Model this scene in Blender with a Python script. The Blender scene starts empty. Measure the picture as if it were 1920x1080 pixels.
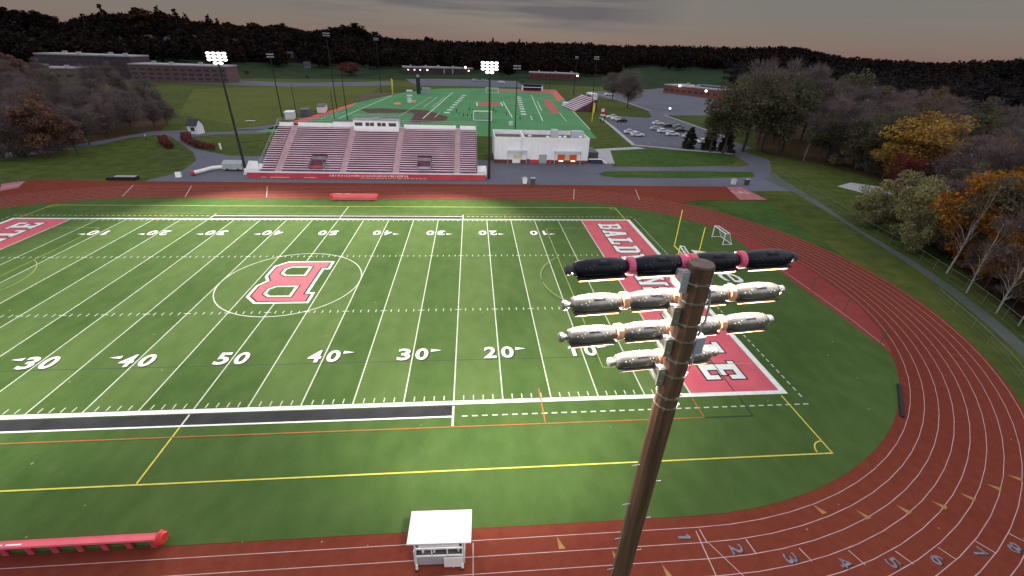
import bpy, bmesh, math, random
import numpy as np
from mathutils import Vector, Matrix

random.seed(7)
RNG = np.random.default_rng(11)
S = bpy.context.scene
COL = S.collection
R = math.radians
PI = math.pi
YD = 0.9144

# ------------------------------------------------------------------ helpers
def link(o, parent=None):
    COL.objects.link(o)
    if parent is not None:
        o.parent = parent
    return o

def tag(o, label=None, cat=None, group=None, kind=None):
    if label: o['label'] = label
    if cat: o['category'] = cat
    if group: o['group'] = group
    if kind: o['kind'] = kind
    return o

def thing(name, label, cat, loc=(0, 0, 0), rz=0.0, group=None):
    o = bpy.data.objects.new(name, None)
    o.empty_display_size = 0.5
    link(o)
    o.location = loc
    o.rotation_euler = (0, 0, rz)
    return tag(o, label, cat, group)

class MB:
    def __init__(self):
        self.v = []; self.f = []; self.m = []
    def add(self, vs, fs, mi=0):
        b = len(self.v)
        self.v.extend([tuple(map(float, p)) for p in vs])
        for f in fs:
            self.f.append([b + i for i in f]); self.m.append(mi)
        return self
    def box(self, c, s, rz=0.0, mi=0, rx=0.0):
        hx, hy, hz = s[0] / 2, s[1] / 2, s[2] / 2
        M = Matrix.Rotation(rz, 3, 'Z') @ Matrix.Rotation(rx, 3, 'X')
        vs = []
        for z in (-hz, hz):
            for x, y in ((-hx, -hy), (hx, -hy), (hx, hy), (-hx, hy)):
                p = M @ Vector((x, y, z))
                vs.append((p.x + c[0], p.y + c[1], p.z + c[2]))
        return self.add(vs, [(3, 2, 1, 0), (4, 5, 6, 7), (0, 1, 5, 4), (1, 2, 6, 5), (2, 3, 7, 6), (3, 0, 4, 7)], mi)
    def prism(self, poly, z0, z1, mi=0):
        n = len(poly)
        vs = [(x, y, z0) for x, y in poly] + [(x, y, z1) for x, y in poly]
        fs = [tuple(range(n))[::-1], tuple(range(n, 2 * n))] + [(i, (i + 1) % n, n + (i + 1) % n, n + i) for i in range(n)]
        return self.add(vs, fs, mi)
    def extrude_x(self, prof, x0, x1, mi=0):   # profile in (y,z)
        n = len(prof)
        vs = [(x0, y, z) for y, z in prof] + [(x1, y, z) for y, z in prof]
        fs = [tuple(range(n)), tuple(range(n, 2 * n))[::-1]] + [(i, n + i, n + (i + 1) % n, (i + 1) % n) for i in range(n)]
        return self.add(vs, fs, mi)
    def extrude_y(self, prof, y0, y1, mi=0):   # profile in (x,z)
        n = len(prof)
        vs = [(x, y0, z) for x, z in prof] + [(x, y1, z) for x, z in prof]
        fs = [tuple(range(n))[::-1], tuple(range(n, 2 * n))] + [(i, (i + 1) % n, n + (i + 1) % n, n + i) for i in range(n)]
        return self.add(vs, fs, mi)
    def tube(self, pts, rad, n=8, mi=0, cap=True):
        pts = [Vector(p) for p in pts]
        if not hasattr(rad, '__len__'): rad = [rad] * len(pts)
        rings = []
        vs = []
        for i, p in enumerate(pts):
            if i == 0: d = pts[1] - p
            elif i == len(pts) - 1: d = p - pts[i - 1]
            else: d = pts[i + 1] - pts[i - 1]
            d.normalize()
            a = Vector((0, 0, 1)) if abs(d.z) < 0.9 else Vector((1, 0, 0))
            u = d.cross(a).normalized(); w = d.cross(u)
            for k in range(n):
                t = 2 * PI * k / n
                q = p + (u * math.cos(t) + w * math.sin(t)) * rad[i]
                vs.append(q)
        fs = []
        for i in range(len(pts) - 1):
            for k in range(n):
                fs.append((i * n + k, i * n + (k + 1) % n, (i + 1) * n + (k + 1) % n, (i + 1) * n + k))
        if cap:
            fs.append(tuple(range(n))[::-1]); e = (len(pts) - 1) * n
            fs.append(tuple(range(e, e + n)))
        return self.add(vs, fs, mi)
    def flat(self, poly, z, mi=0):
        return self.add([(x, y, z) for x, y in poly], [tuple(range(len(poly)))], mi)
    def rect(self, x0, x1, y0, y1, z, mi=0):
        return self.flat([(x0, y0), (x1, y0), (x1, y1), (x0, y1)], z, mi)
    def ribbon(self, pts, w, z, mi=0, closed=False):
        n = len(pts); vs = []
        for i in range(n):
            if closed:
                a, b = pts[i - 1], pts[(i + 1) % n]
            else:
                a, b = pts[max(0, i - 1)], pts[min(n - 1, i + 1)]
            dx, dy = b[0] - a[0], b[1] - a[1]; l = math.hypot(dx, dy) or 1
            nx, ny = -dy / l * w / 2, dx / l * w / 2
            vs += [(pts[i][0] + nx, pts[i][1] + ny, z), (pts[i][0] - nx, pts[i][1] - ny, z)]
        m = n if closed else n - 1
        fs = [(2 * i, 2 * i + 1, 2 * ((i + 1) % n) + 1, 2 * ((i + 1) % n)) for i in range(m)]
        return self.add(vs, fs, mi)
    def mesh(self, name, mats):
        me = bpy.data.meshes.new(name)
        me.from_pydata(self.v, [], self.f)
        if not isinstance(mats, (list, tuple)): mats = [mats]
        for m in mats: me.materials.append(m)
        me.polygons.foreach_set('material_index', self.m)
        me.update()
        bm = bmesh.new(); bm.from_mesh(me)
        bmesh.ops.recalc_face_normals(bm, faces=bm.faces[:]) if len(self.f) < 60000 else None
        bm.to_mesh(me); bm.free()
        return me
    def sheet(self, name, mats, parent=None):
        """flat markings: every face looks up"""
        o = self.build(name, mats, parent)
        me = o.data
        bm = bmesh.new(); bm.from_mesh(me)
        fl = [f for f in bm.faces if f.normal.z < 0]
        bmesh.ops.reverse_faces(bm, faces=fl); bm.to_mesh(me); bm.free()
        return o
    def build(self, name, mats, parent=None, loc=None, smooth=False):
        me = self.mesh(name, mats)
        if smooth:
            me.polygons.foreach_set('use_smooth', [True] * len(me.polygons))
        o = bpy.data.objects.new(name, me)
        link(o, parent)
        if loc: o.location = loc
        return o

def copy_tree(o, parent=None):
    c = o.copy(); COL.objects.link(c)
    if parent is not None: c.parent = parent
    for ch in list(o.children): copy_tree(ch, c)
    return c

# ------------------------------------------------------------------ materials
def mat(name, col, rough=0.8, var=0.15, scale=2.0, metal=0.0, detail=3.0, spec=0.3, bump=0.0, col2=None, stretch=None, trans=0.0):
    m = bpy.data.materials.new(name); m.use_nodes = True
    nt = m.node_tree; N = nt.nodes; L = nt.links
    b = N['Principled BSDF']
    b.inputs['Roughness'].default_value = rough
    b.inputs['Metallic'].default_value = metal
    b.inputs['Specular IOR Level'].default_value = spec
    tc = N.new('ShaderNodeTexCoord'); no = N.new('ShaderNodeTexNoise')
    no.inputs['Scale'].default_value = scale; no.inputs['Detail'].default_value = detail
    src = tc.outputs['Object']
    if stretch:
        mp = N.new('ShaderNodeMapping'); mp.inputs['Scale'].default_value = stretch
        L.new(src, mp.inputs['Vector']); src = mp.outputs['Vector']
    L.new(src, no.inputs['Vector'])
    cr = N.new('ShaderNodeValToRGB')
    c2 = col2 if col2 else tuple(min(1, c * (1 + var)) for c in col)
    c1 = tuple(c * (1 - var) for c in col) if not col2 else col
    cr.color_ramp.elements[0].position = 0.32; cr.color_ramp.elements[1].position = 0.68
    cr.color_ramp.elements[0].color = (*c1, 1); cr.color_ramp.elements[1].color = (*c2, 1)
    L.new(no.outputs['Fac'], cr.inputs['Fac'])
    L.new(cr.outputs['Color'], b.inputs['Base Color'])
    if bump > 0:
        bp = N.new('ShaderNodeBump'); bp.inputs['Strength'].default_value = bump; bp.inputs['Distance'].default_value = 0.02
        L.new(no.outputs['Fac'], bp.inputs['Height']); L.new(bp.outputs['Normal'], b.inputs['Normal'])
    if trans > 0:
        # leaves let light through: blend in a translucent lobe of the leaf's own colour
        t = N.new('ShaderNodeBsdfTranslucent'); mx = N.new('ShaderNodeMixShader'); mx.inputs['Fac'].default_value = trans
        L.new(cr.outputs['Color'], t.inputs['Color'])
        L.new(b.outputs['BSDF'], mx.inputs[1]); L.new(t.outputs['BSDF'], mx.inputs[2])
        L.new(mx.outputs['Shader'], N['Material Output'].inputs['Surface'])
    return m

def emit(name, col, strength):
    m = bpy.data.materials.new(name); m.use_nodes = True
    nt = m.node_tree; nt.nodes.clear()
    e = nt.nodes.new('ShaderNodeEmission'); o = nt.nodes.new('ShaderNodeOutputMaterial')
    e.inputs['Color'].default_value = (*col, 1); e.inputs['Strength'].default_value = strength
    nt.links.new(e.outputs['Emission'], o.inputs['Surface'])
    return m

def layered(name, dark, light, s1, s2, rough=0.9, stripes=None, stretch=None, speck=None, soft=(0.36, 0.70)):
    """two scales of noise; optional mown / rolled stripes across x"""
    m = bpy.data.materials.new(name); m.use_nodes = True
    nt = m.node_tree; N = nt.nodes; L = nt.links
    b = N['Principled BSDF']; b.inputs['Roughness'].default_value = rough; b.inputs['Specular IOR Level'].default_value = 0.02
    tc = N.new('ShaderNodeTexCoord')
    n1 = N.new('ShaderNodeTexNoise'); n1.inputs['Scale'].default_value = s1; n1.inputs['Detail'].default_value = 4
    n2 = N.new('ShaderNodeTexNoise'); n2.inputs['Scale'].default_value = s2; n2.inputs['Detail'].default_value = 5
    src = tc.outputs['Object']
    if stretch:
        mp = N.new('ShaderNodeMapping'); mp.inputs['Scale'].default_value = stretch
        L.new(src, mp.inputs['Vector']); L.new(mp.outputs['Vector'], n2.inputs['Vector'])
    else:
        L.new(src, n2.inputs['Vector'])
    L.new(src, n1.inputs['Vector'])
    n3 = N.new('ShaderNodeTexNoise'); n3.inputs['Scale'].default_value = 7.0; n3.inputs['Detail'].default_value = 3; L.new(src, n3.inputs['Vector'])
    g3 = N.new('ShaderNodeMath'); g3.operation = 'MULTIPLY_ADD'; g3.inputs[1].default_value = 0.45; g3.inputs[2].default_value = -0.225; L.new(n3.outputs['Fac'], g3.inputs[0])
    a0 = N.new('ShaderNodeMath'); a0.operation = 'ADD'; L.new(n2.outputs['Fac'], a0.inputs[0]); L.new(g3.outputs[0], a0.inputs[1])
    a = N.new('ShaderNodeMath'); a.operation = 'ADD'; L.new(n1.outputs['Fac'], a.inputs[0]); L.new(a0.outputs[0], a.inputs[1])
    h = N.new('ShaderNodeMath'); h.operation = 'MULTIPLY'; h.inputs[1].default_value = 0.5; L.new(a.outputs[0], h.inputs[0])
    val = h.outputs[0]
    if stripes:
        sp, ymax, amt = stripes
        sx = N.new('ShaderNodeSeparateXYZ'); L.new(src, sx.inputs[0])
        ab = N.new('ShaderNodeMath'); ab.operation = 'ABSOLUTE'; L.new(sx.outputs['X'], ab.inputs[0])
        dv = N.new('ShaderNodeMath'); dv.operation = 'DIVIDE'; dv.inputs[1].default_value = sp * 2; L.new(ab.outputs[0], dv.inputs[0])
        fr = N.new('ShaderNodeMath'); fr.operation = 'FRACT'; L.new(dv.outputs[0], fr.inputs[0])
        gt = N.new('ShaderNodeMath'); gt.operation = 'GREATER_THAN'; gt.inputs[1].default_value = 0.5; L.new(fr.outputs[0], gt.inputs[0])
        ay = N.new('ShaderNodeMath'); ay.operation = 'ABSOLUTE'; L.new(sx.outputs['Y'], ay.inputs[0])
        ly = N.new('ShaderNodeMath'); ly.operation = 'LESS_THAN'; ly.inputs[1].default_value = ymax; L.new(ay.outputs[0], ly.inputs[0])
        lx = N.new('ShaderNodeMath'); lx.operation = 'LESS_THAN'; lx.inputs[1].default_value = 45.72; L.new(ab.outputs[0], lx.inputs[0])
        gx = N.new('ShaderNodeMath'); gx.operation = 'MULTIPLY'; L.new(gt.outputs[0], gx.inputs[0]); L.new(lx.outputs[0], gx.inputs[1])
        mu = N.new('ShaderNodeMath'); mu.operation = 'MULTIPLY'; L.new(gx.outputs[0], mu.inputs[0]); L.new(ly.outputs[0], mu.inputs[1])
        m2 = N.new('ShaderNodeMath'); m2.operation = 'MULTIPLY_ADD'; m2.inputs[1].default_value = amt
        L.new(mu.outputs[0], m2.inputs[0]); L.new(val, m2.inputs[2]); val = m2.outputs[0]
    cr = N.new('ShaderNodeValToRGB')
    cr.color_ramp.elements[0].position = soft[0]; cr.color_ramp.elements[1].position = soft[1]
    cr.color_ramp.elements[0].color = (*dark, 1); cr.color_ramp.elements[1].color = (*light, 1)
    L.new(val, cr.inputs['Fac'])
    out = cr.outputs['Color']
    if speck:
        vo = N.new('ShaderNodeTexVoronoi'); vo.inputs['Scale'].default_value = speck[0]; L.new(src, vo.inputs['Vector'])
        lt = N.new('ShaderNodeMath'); lt.operation = 'LESS_THAN'; lt.inputs[1].default_value = speck[1]; L.new(vo.outputs['Distance'], lt.inputs[0])
        mx = N.new('ShaderNodeMixRGB'); L.new(lt.outputs[0], mx.inputs['Fac']); L.new(out, mx.inputs['Color1']); mx.inputs['Color2'].default_value = (*speck[2], 1)
        out = mx.outputs['Color']
    L.new(out, b.inputs['Base Color'])
    bp = N.new('ShaderNodeBump'); bp.inputs['Strength'].default_value = 0.25; bp.inputs['Distance'].default_value = 0.03
    L.new(n2.outputs['Fac'], bp.inputs['Height']); L.new(bp.outputs['Normal'], b.inputs['Normal'])
    return m

M = {}
M['grass'] = layered('meadow_grass', (0.040, 0.062, 0.016), (0.105, 0.125, 0.030), 0.02, 0.35, speck=(0.5, 0.08, (0.16, 0.11, 0.03)))
M['lawn'] = layered('mown_lawn', (0.030, 0.070, 0.018), (0.075, 0.125, 0.028), 0.05, 0.5)
M['litter'] = layered('leaf_litter', (0.035, 0.024, 0.014), (0.11, 0.075, 0.035), 0.08, 0.9, speck=(0.9, 0.12, (0.19, 0.09, 0.02)))
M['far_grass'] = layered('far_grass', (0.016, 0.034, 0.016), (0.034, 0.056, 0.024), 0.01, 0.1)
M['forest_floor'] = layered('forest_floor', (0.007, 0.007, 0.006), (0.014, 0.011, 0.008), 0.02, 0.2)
M['turf'] = layered('stadium_turf', (0.039, 0.081, 0.019), (0.097, 0.147, 0.046), 0.06, 0.9, stripes=(5 * YD, 24.4, 0.22), stretch=(0.7, 0.4, 1), soft=(0.26, 0.86), speck=(0.35, 0.035, (0.22, 0.22, 0.08)))
M['turf2'] = layered('practice_turf', (0.080, 0.225, 0.092), (0.120, 0.310, 0.135), 0.05, 0.6)
M['track'] = layered('track_rubber', (0.128, 0.027, 0.018), (0.220, 0.056, 0.032), 0.05, 1.3, speck=(0.55, 0.035, (0.36, 0.22, 0.12)), soft=(0.22, 0.82))
M['runway'] = layered('runway_rubber', (0.20, 0.040, 0.036), (0.27, 0.062, 0.052), 0.08, 1.0)
M['asphalt'] = layered('asphalt', (0.108, 0.112, 0.135), (0.160, 0.162, 0.188), 0.05, 1.5)
M['path'] = layered('path_asphalt', (0.085, 0.105, 0.088), (0.115, 0.135, 0.115), 0.1, 1.2)
M['concrete'] = layered('concrete', (0.36, 0.35, 0.35), (0.46, 0.45, 0.44), 0.2, 1.5)
M['white'] = mat('white_line', (0.47, 0.51, 0.40), 0.8, 0.10, 1.5)
M['bright_white'] = mat('bright_white_line', (0.68, 0.70, 0.64), 0.8, 0.08, 1.5)
M['lane_white'] = mat('lane_line', (0.50, 0.34, 0.33), 0.8, 0.18, 1.2)
M['yellow'] = mat('yellow_line', (0.58, 0.50, 0.07), 0.8, 0.12, 1.5)
M['pale_yellow'] = mat('pale_yellow_line', (0.30, 0.31, 0.09), 0.8, 0.12, 1.5)
M['orange_line'] = mat('orange_line', (0.32, 0.11, 0.03), 0.8, 0.15, 1.5)
M['dark_line'] = mat('dark_line', (0.020, 0.040, 0.018), 0.8, 0.1, 1.5)
M['black'] = mat('black_turf', (0.020, 0.020, 0.022), 0.9, 0.35, 0.5)
M['shadow_ink'] = mat('black_outline', (0.022, 0.024, 0.022), 0.9, 0.2, 1)
M['red_turf'] = mat('red_turf', (0.52, 0.095, 0.118), 0.9, 0.09, 0.5)
M['red_bright'] = mat('red_padding', (0.62, 0.045, 0.045), 0.6, 0.1, 0.6)
M['red_paint'] = mat('red_vinyl', (0.58, 0.085, 0.115), 0.45, 0.1, 0.8)
M['clay'] = layered('infield_turf', (0.10, 0.062, 0.050), (0.14, 0.085, 0.068), 0.1, 0.6)
M['triangle'] = mat('exchange_mark', (0.34, 0.17, 0.055), 0.8, 0.15, 2)
M['num_grey'] = mat('lane_number', (0.19, 0.16, 0.19), 0.8, 0.35, 2.5)
M['pole'] = mat('pole_wood', (0.115, 0.068, 0.042), 0.5, 0.35, 1.6, stretch=(5, 5, 0.35), spec=0.35)
M['pole_black'] = mat('pole_dark', (0.018, 0.018, 0.018), 0.6, 0.2, 1)
M['steel'] = mat('galvanised_steel', (0.50, 0.50, 0.50), 0.35, 0.15, 3, metal=0.8)
M['alu'] = mat('spun_aluminium', (0.34, 0.32, 0.285), 0.24, 0.30, 4, metal=0.74, bump=0.06)
M['navy'] = mat('navy_housing', (0.004, 0.006, 0.013), 0.42, 0.2, 4)  # same aluminium housing, its lack of lamp light put into the colour
M['pink'] = mat('pink_clamp', (0.78, 0.13, 0.22), 0.5, 0.1, 6)  # red light on the top row's rings put into the colour
M['copper'] = mat('orange_clamp', (0.85, 0.44, 0.27), 0.45, 0.15, 6)  # on clamps the lamp glow is painted in; pads are orange themselves
M['box_blue'] = mat('junction_box', (0.36, 0.40, 0.46), 0.5, 0.06, 3)
M['visor'] = mat('visor_lip', (0.75, 0.36, 0.20), 0.4, 0.3, 4, trans=0.45)  # warm glow of the lit glass lip put into its orange
M['lens'] = emit('lamp_glass', (1.0, 0.89, 0.76), 270)
M['lens_far'] = emit('lamp_glass_facing', (1.0, 0.98, 0.93), 5)
M['lens_off'] = mat('lamp_glass_unlit', (0.30, 0.30, 0.33), 0.2, 0.1, 3, spec=0.6)
M['lamp_warm'] = emit('street_lamp_glow', (1.0, 0.88, 0.70), 6)
M['headlight'] = emit('headlight_glow', (1.0, 0.72, 0.45), 9)
M['wht'] = mat('white_paint', (0.78, 0.78, 0.77), 0.5, 0.05, 1.2)
M['wht_cool'] = mat('pale_metal_wall', (0.78, 0.79, 0.82), 0.55, 0.05, 0.6, stretch=(4, 4, 0.2))
M['grey'] = mat('grey_paint', (0.36, 0.36, 0.38), 0.6, 0.1, 1.5)
M['dgrey'] = mat('dark_grey', (0.07, 0.07, 0.075), 0.6, 0.2, 2)
M['blk'] = mat('black_rubber', (0.015, 0.015, 0.016), 0.7, 0.2, 3)
M['glass'] = mat('dark_glass', (0.045, 0.060, 0.075), 0.12, 0.1, 1, spec=0.6)
M['seat'] = mat('bench_plank', (0.86, 0.67, 0.74), 0.5, 0.10, 0.25)
M['riser'] = mat('riser_deck', (0.135, 0.046, 0.078), 0.7, 0.25, 0.4)
M['aisle'] = mat('aisle_deck', (0.46, 0.31, 0.34), 0.7, 0.15, 0.8)
M['redwall'] = mat('red_banner_wall', (0.42, 0.040, 0.050), 0.6, 0.15, 0.4)
M['brick'] = mat('brick', (0.16, 0.050, 0.038), 0.9, 0.3, 2.5)
M['brick_far'] = mat('school_brick', (0.085, 0.050, 0.060), 0.9, 0.2, 0.5)
M['roof'] = mat('roof_membrane', (0.11, 0.10, 0.105), 0.9, 0.25, 0.6)
M['roof_lt'] = mat('roof_edge', (0.30, 0.29, 0.30), 0.7, 0.15, 0.5)
M['teal'] = mat('grey_door', (0.30, 0.36, 0.36), 0.6, 0.06, 2)
M['cream'] = mat('cream_panel', (0.62, 0.58, 0.40), 0.6, 0.08, 2)
M['orange_sh'] = mat('orange_shutter', (0.75, 0.09, 0.03), 0.5, 0.08, 2)
M['canopy'] = mat('canopy_grey', (0.46, 0.49, 0.54), 0.5, 0.06, 2)
M['goal'] = mat('goal_post_yellow', (0.85, 0.72, 0.06), 0.4, 0.05, 2)
M['tarp'] = mat('grey_green_tarp', (0.30, 0.36, 0.35), 0.6, 0.1, 0.8)
M['hedge'] = mat('red_hedge', (0.11, 0.022, 0.020), 0.9, 0.5, 3)
M['cloth_dark'] = mat('dark_clothing', (0.02, 0.025, 0.03), 0.9, 0.3, 4)
M['cloth_white'] = mat('white_clothing', (0.65, 0.65, 0.62), 0.9, 0.1, 4)
M['skin'] = mat('skin', (0.35, 0.20, 0.14), 0.6, 0.1, 6)
M['net'] = mat('goal_net', (0.40, 0.46, 0.44), 0.9, 0.1, 5)
M['housew'] = mat('house_siding', (0.15, 0.155, 0.175), 0.8, 0.1, 1)
M['house_roof'] = mat('house_shingle', (0.05, 0.05, 0.06), 0.9, 0.2, 1)
for k, c in dict(car_white=(0.75, 0.76, 0.78), car_silver=(0.42, 0.43, 0.46), car_black=(0.015, 0.016, 0.02), car_grey=(0.16, 0.17, 0.19)).items():
    M[k] = mat(k, c, 0.25, 0.04, 1, spec=0.6)
M['fence'] = mat('fence_wire', (0.20, 0.21, 0.21), 0.5, 0.15, 2)
M['bark'] = mat('bark', (0.070, 0.056, 0.050), 0.9, 0.3, 4)
M['birch'] = mat('birch_bark', (0.36, 0.33, 0.31), 0.8, 0.3, 3, stretch=(1, 1, 3))
def leafmat(n, c, v=0.25): return mat(n, c, 0.85, v, 0.6, spec=0.05, trans=0.12 if n.startswith('far') else 0.3)
LEAF = dict(
    orange=[leafmat('leaf_orange', (0.34, 0.125, 0.014)), leafmat('leaf_amber', (0.42, 0.2, 0.02)), leafmat('leaf_rust', (0.22, 0.075, 0.016))],
    yellow=[leafmat('leaf_gold', (0.52, 0.33, 0.065)), leafmat('leaf_straw', (0.42, 0.26, 0.065)), leafmat('leaf_tan', (0.3, 0.18, 0.06))],
    red=[leafmat('leaf_crimson', (0.19, 0.03, 0.03)), leafmat('leaf_wine', (0.15, 0.042, 0.038)), leafmat('leaf_brown', (0.14, 0.065, 0.045))],
    pale=[leafmat('leaf_sage', (0.27, 0.255, 0.115)), leafmat('leaf_willow', (0.33, 0.32, 0.135)), leafmat('leaf_olive_brown', (0.2, 0.17, 0.095))],
    tan=[leafmat('leaf_ochre', (0.22, 0.15, 0.06)), leafmat('leaf_khaki', (0.17, 0.125, 0.062)), leafmat('leaf_umber', (0.13, 0.085, 0.05))],
    olive=[leafmat('leaf_olive', (0.125, 0.122, 0.068)), leafmat('leaf_moss', (0.105, 0.112, 0.064)), leafmat('leaf_dun', (0.15, 0.12, 0.08))],
    bare=[leafmat('twig_grey', (0.16, 0.14, 0.15)), leafmat('twig_brown', (0.175, 0.138, 0.128)), leafmat('twig_rust', (0.19, 0.125, 0.098))],
    russet=[leafmat('leaf_russet', (0.24, 0.125, 0.078)), leafmat('leaf_cinnamon', (0.21, 0.12, 0.08)), leafmat('leaf_mauve', (0.165, 0.12, 0.108))],
    conifer=[leafmat('needle_green', (0.045, 0.06, 0.03)), leafmat('needle_dark', (0.034, 0.046, 0.026)), leafmat('needle_olive', (0.058, 0.064, 0.032))],
    amber=[leafmat('far_amber', (0.075, 0.036, 0.010)), leafmat('far_umber', (0.030, 0.017, 0.008)), leafmat('far_soot', (0.012, 0.009, 0.007))],  # sunset light on the tree tops painted into the leaf colours
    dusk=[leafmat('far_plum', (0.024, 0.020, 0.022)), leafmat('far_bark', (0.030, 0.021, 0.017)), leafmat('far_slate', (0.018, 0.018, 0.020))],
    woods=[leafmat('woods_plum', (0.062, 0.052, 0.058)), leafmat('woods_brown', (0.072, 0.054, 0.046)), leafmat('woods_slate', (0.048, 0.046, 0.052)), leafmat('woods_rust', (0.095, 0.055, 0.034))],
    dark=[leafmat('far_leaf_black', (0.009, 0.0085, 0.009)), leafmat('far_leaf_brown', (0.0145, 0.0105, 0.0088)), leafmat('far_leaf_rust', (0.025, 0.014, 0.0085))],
)

# ------------------------------------------------------------------ terrain
CAM = (24.834, -55.654, 29.033)
SKY = [(-47.5, 0.0181), (-42.7, 0.0232), (-39.9, 0.023), (-38.2, 0.0212), (-36.8, 0.0108), (-35.6, 0.0186), (-33.9, 0.0272), (-31.5, 0.0284), (-29.5, 0.0334), (-27.6, 0.0235), (-24.7, 0.0216), (-21.9, 0.0199), (-19.5, 0.0218), (-17.1, 0.0145), (-13.8, 0.0236), (-12.2, 0.0265), (-10.6, 0.0137), (-7.3, 0.0087), (-1.4, 0.0085), (4.6, 0.0101), (11.8, 0.0131), (14.8, 0.011), (23.3, 0.0137), (27.1, 0.0138), (31.6, 0.016), (32.9, 0.0175), (34.9, 0.0168), (36.8, 0.0074), (39.9, 0.003), (45.4, 0.0014), (46.7, 0.0038), (49.3, 0.007), (50.4, 0.0104), (55.3, 0.0133)]
SA = np.array([a for a, t in SKY]); ST = np.array([t for a, t in SKY])
def height(x, y):
    x = np.asarray(x, float); y = np.asarray(y, float)
    dx, dy = x - CAM[0], y - CAM[1]
    az = np.degrees(np.arctan2(dx, dy)); d = np.hypot(dx, dy)
    zr = np.maximum(0, 29 + 800 * np.interp(az, SA, ST) - 15)
    t = np.clip((d - 480) / 320, 0, 1)
    fade = np.clip((2600 - d) / 1400, 0, 1)
    return zr * t * t * (3 - 2 * t) * fade
def h1(x, y): return float(height(x, y))

def make_ground():
    rr = np.concatenate([np.linspace(0, 450, 10), np.linspace(480, 900, 22), [1000, 1200, 1500, 2000, 2700, 4000, 6500]])
    aa = np.radians(np.concatenate([np.arange(-180, -60, 10), np.arange(-60, 62, 2.0), np.arange(70, 180, 10)]))
    v = [(CAM[0], CAM[1], -0.06)]; f = []
    na = len(aa)
    for r in rr[1:]:
        x = CAM[0] + r * np.sin(aa); y = CAM[1] + r * np.cos(aa); z = height(x, y) - 0.06
        v += list(zip(x, y, z))
    for k in range(na): f.append((0, 1 + (k + 1) % na, 1 + k))
    for i in range(len(rr) - 2):
        for k in range(na):
            a = 1 + i * na + k; b = 1 + i * na + (k + 1) % na
            f.append((a, b, b + na, a + na))
    mb = MB(); mb.add(v, f)
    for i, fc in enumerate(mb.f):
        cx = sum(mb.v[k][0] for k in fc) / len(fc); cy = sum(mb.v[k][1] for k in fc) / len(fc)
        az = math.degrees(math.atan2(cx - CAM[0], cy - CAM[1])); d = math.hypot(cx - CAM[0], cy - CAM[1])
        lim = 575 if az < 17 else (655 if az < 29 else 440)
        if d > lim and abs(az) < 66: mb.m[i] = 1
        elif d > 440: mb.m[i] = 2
    o = mb.sheet('ground', [M['grass'], M['forest_floor'], M['far_grass']]); tag(o, kind='structure'); return o
make_ground()

def structure_flat(name, poly, z, m):
    mb = MB(); mb.flat(poly, z); o = mb.sheet(name, m); tag(o, kind='structure'); return o

# ------------------------------------------------------------------ pavements and lawns
structure_flat('asphalt_apron', [(-50.6, 46.0), (-46.5, 55), (-46.1, 60.0), (-48.5, 70.3), (-54.4, 80.0), (-64.6, 92.5), (-72.7, 102.6), (-79.4, 105), (-83.7, 99), (-85.1, 87.4), (-88.5, 76.7), (-96.3, 68.3), (-130, 50), (-130, 58), (-100.4, 75.2), (-93.2, 82.8), (-88.5, 94.7), (-84.3, 111.7), (-75.5, 114.8), (-67.1, 111.8), (-58.5, 114.6), (-49.5, 119.1), (-46.6, 111.6), (-61.9, 107.8), (-66.5, 103.3), (-65.5, 97.7), (-56.3, 84.7), (-43.3, 76.3), (-30, 76), (25.5, 76), (31, 75), (65.4, 73.4), (104.1, 71.2), (108.9, 73.8), (111.5, 86.8), (109.9, 91.5), (118.5, 96.6), (119.6, 81.0), (111.5, 66.7), (104.9, 58), (105.6, 46), (60, 44)], -0.035, M['asphalt'])
structure_flat('lawn_island', [(58.6, 61.2), (61.2, 63.6), (71.3, 64.7), (91.7, 65.1), (104.5, 65.2), (103.5, 62), (101.3, 59.1), (83.4, 57.3), (62.9, 57.0), (59.0, 58.4)], -0.02, M['lawn'])
structure_flat('lawn_oval', [(65.4, 73.4), (69.4, 90.2), (81.3, 93.7), (99.9, 93.4), (109.9, 91.5), (109.9, 86), (109.4, 81.8), (104.6, 75.7), (96.7, 71.8), (81.0, 69.6), (65.1, 69.4)], -0.012, M['lawn'])
structure_flat('parking_lot', [(92.0, 181.3), (113.3, 174.8), (116.9, 179.2), (123.9, 203.9), (124.0, 238.0), (115.8, 286.8), (118.2, 331.3), (154.4, 332.8), (202.5, 386.1), (214.3, 299.8), (193.0, 226.1), (157.2, 192.0), (127.7, 186.8), (126.5, 141.8), (125.3, 100.8), (112.4, 90.1), (98.8, 95.1), (83.2, 99.3), (81.2, 102.0)], -0.04, M['asphalt'])
structure_flat('far_parking_lot', [(-36.9, 406.2), (69.3, 462.2), (69.3, 348.1), (-19.5, 336.1)], -0.04, M['asphalt'])
structure_flat('far_road', [(-240, 350), (-161.3, 336.3), (-107.7, 329.7), (-44.0, 372.3), (-38, 330.2), (-95.7, 293.5), (-146.0, 298.8), (-240, 310)], -0.045, M['asphalt'])
structure_flat('path', [(103.4, 57.6), (106.4, 60.5), (111.3, 65.4), (108.8, 57.7), (104.9, 38.6), (100.2, 19.8), (97.9, 5.1), (95.3, -4.8), (92.5, -12.6), (88.9, -20.5), (80, -37), (68, -52), (66.2, -50.6), (78.2, -36), (86.7, -20.7), (90.1, -13.4), (92.9, -5.9), (95.5, 3.2), (98.0, 14.6), (101.6, 33), (103.3, 45.0)], -0.03, M['path'])
structure_flat('concrete_slab', [(119.5, 50.8), (126.4, 54.7), (131.1, 51.2), (133.7, 45.0), (128.0, 40.4), (121.9, 44.7)], -0.03, M['concrete'])
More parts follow.
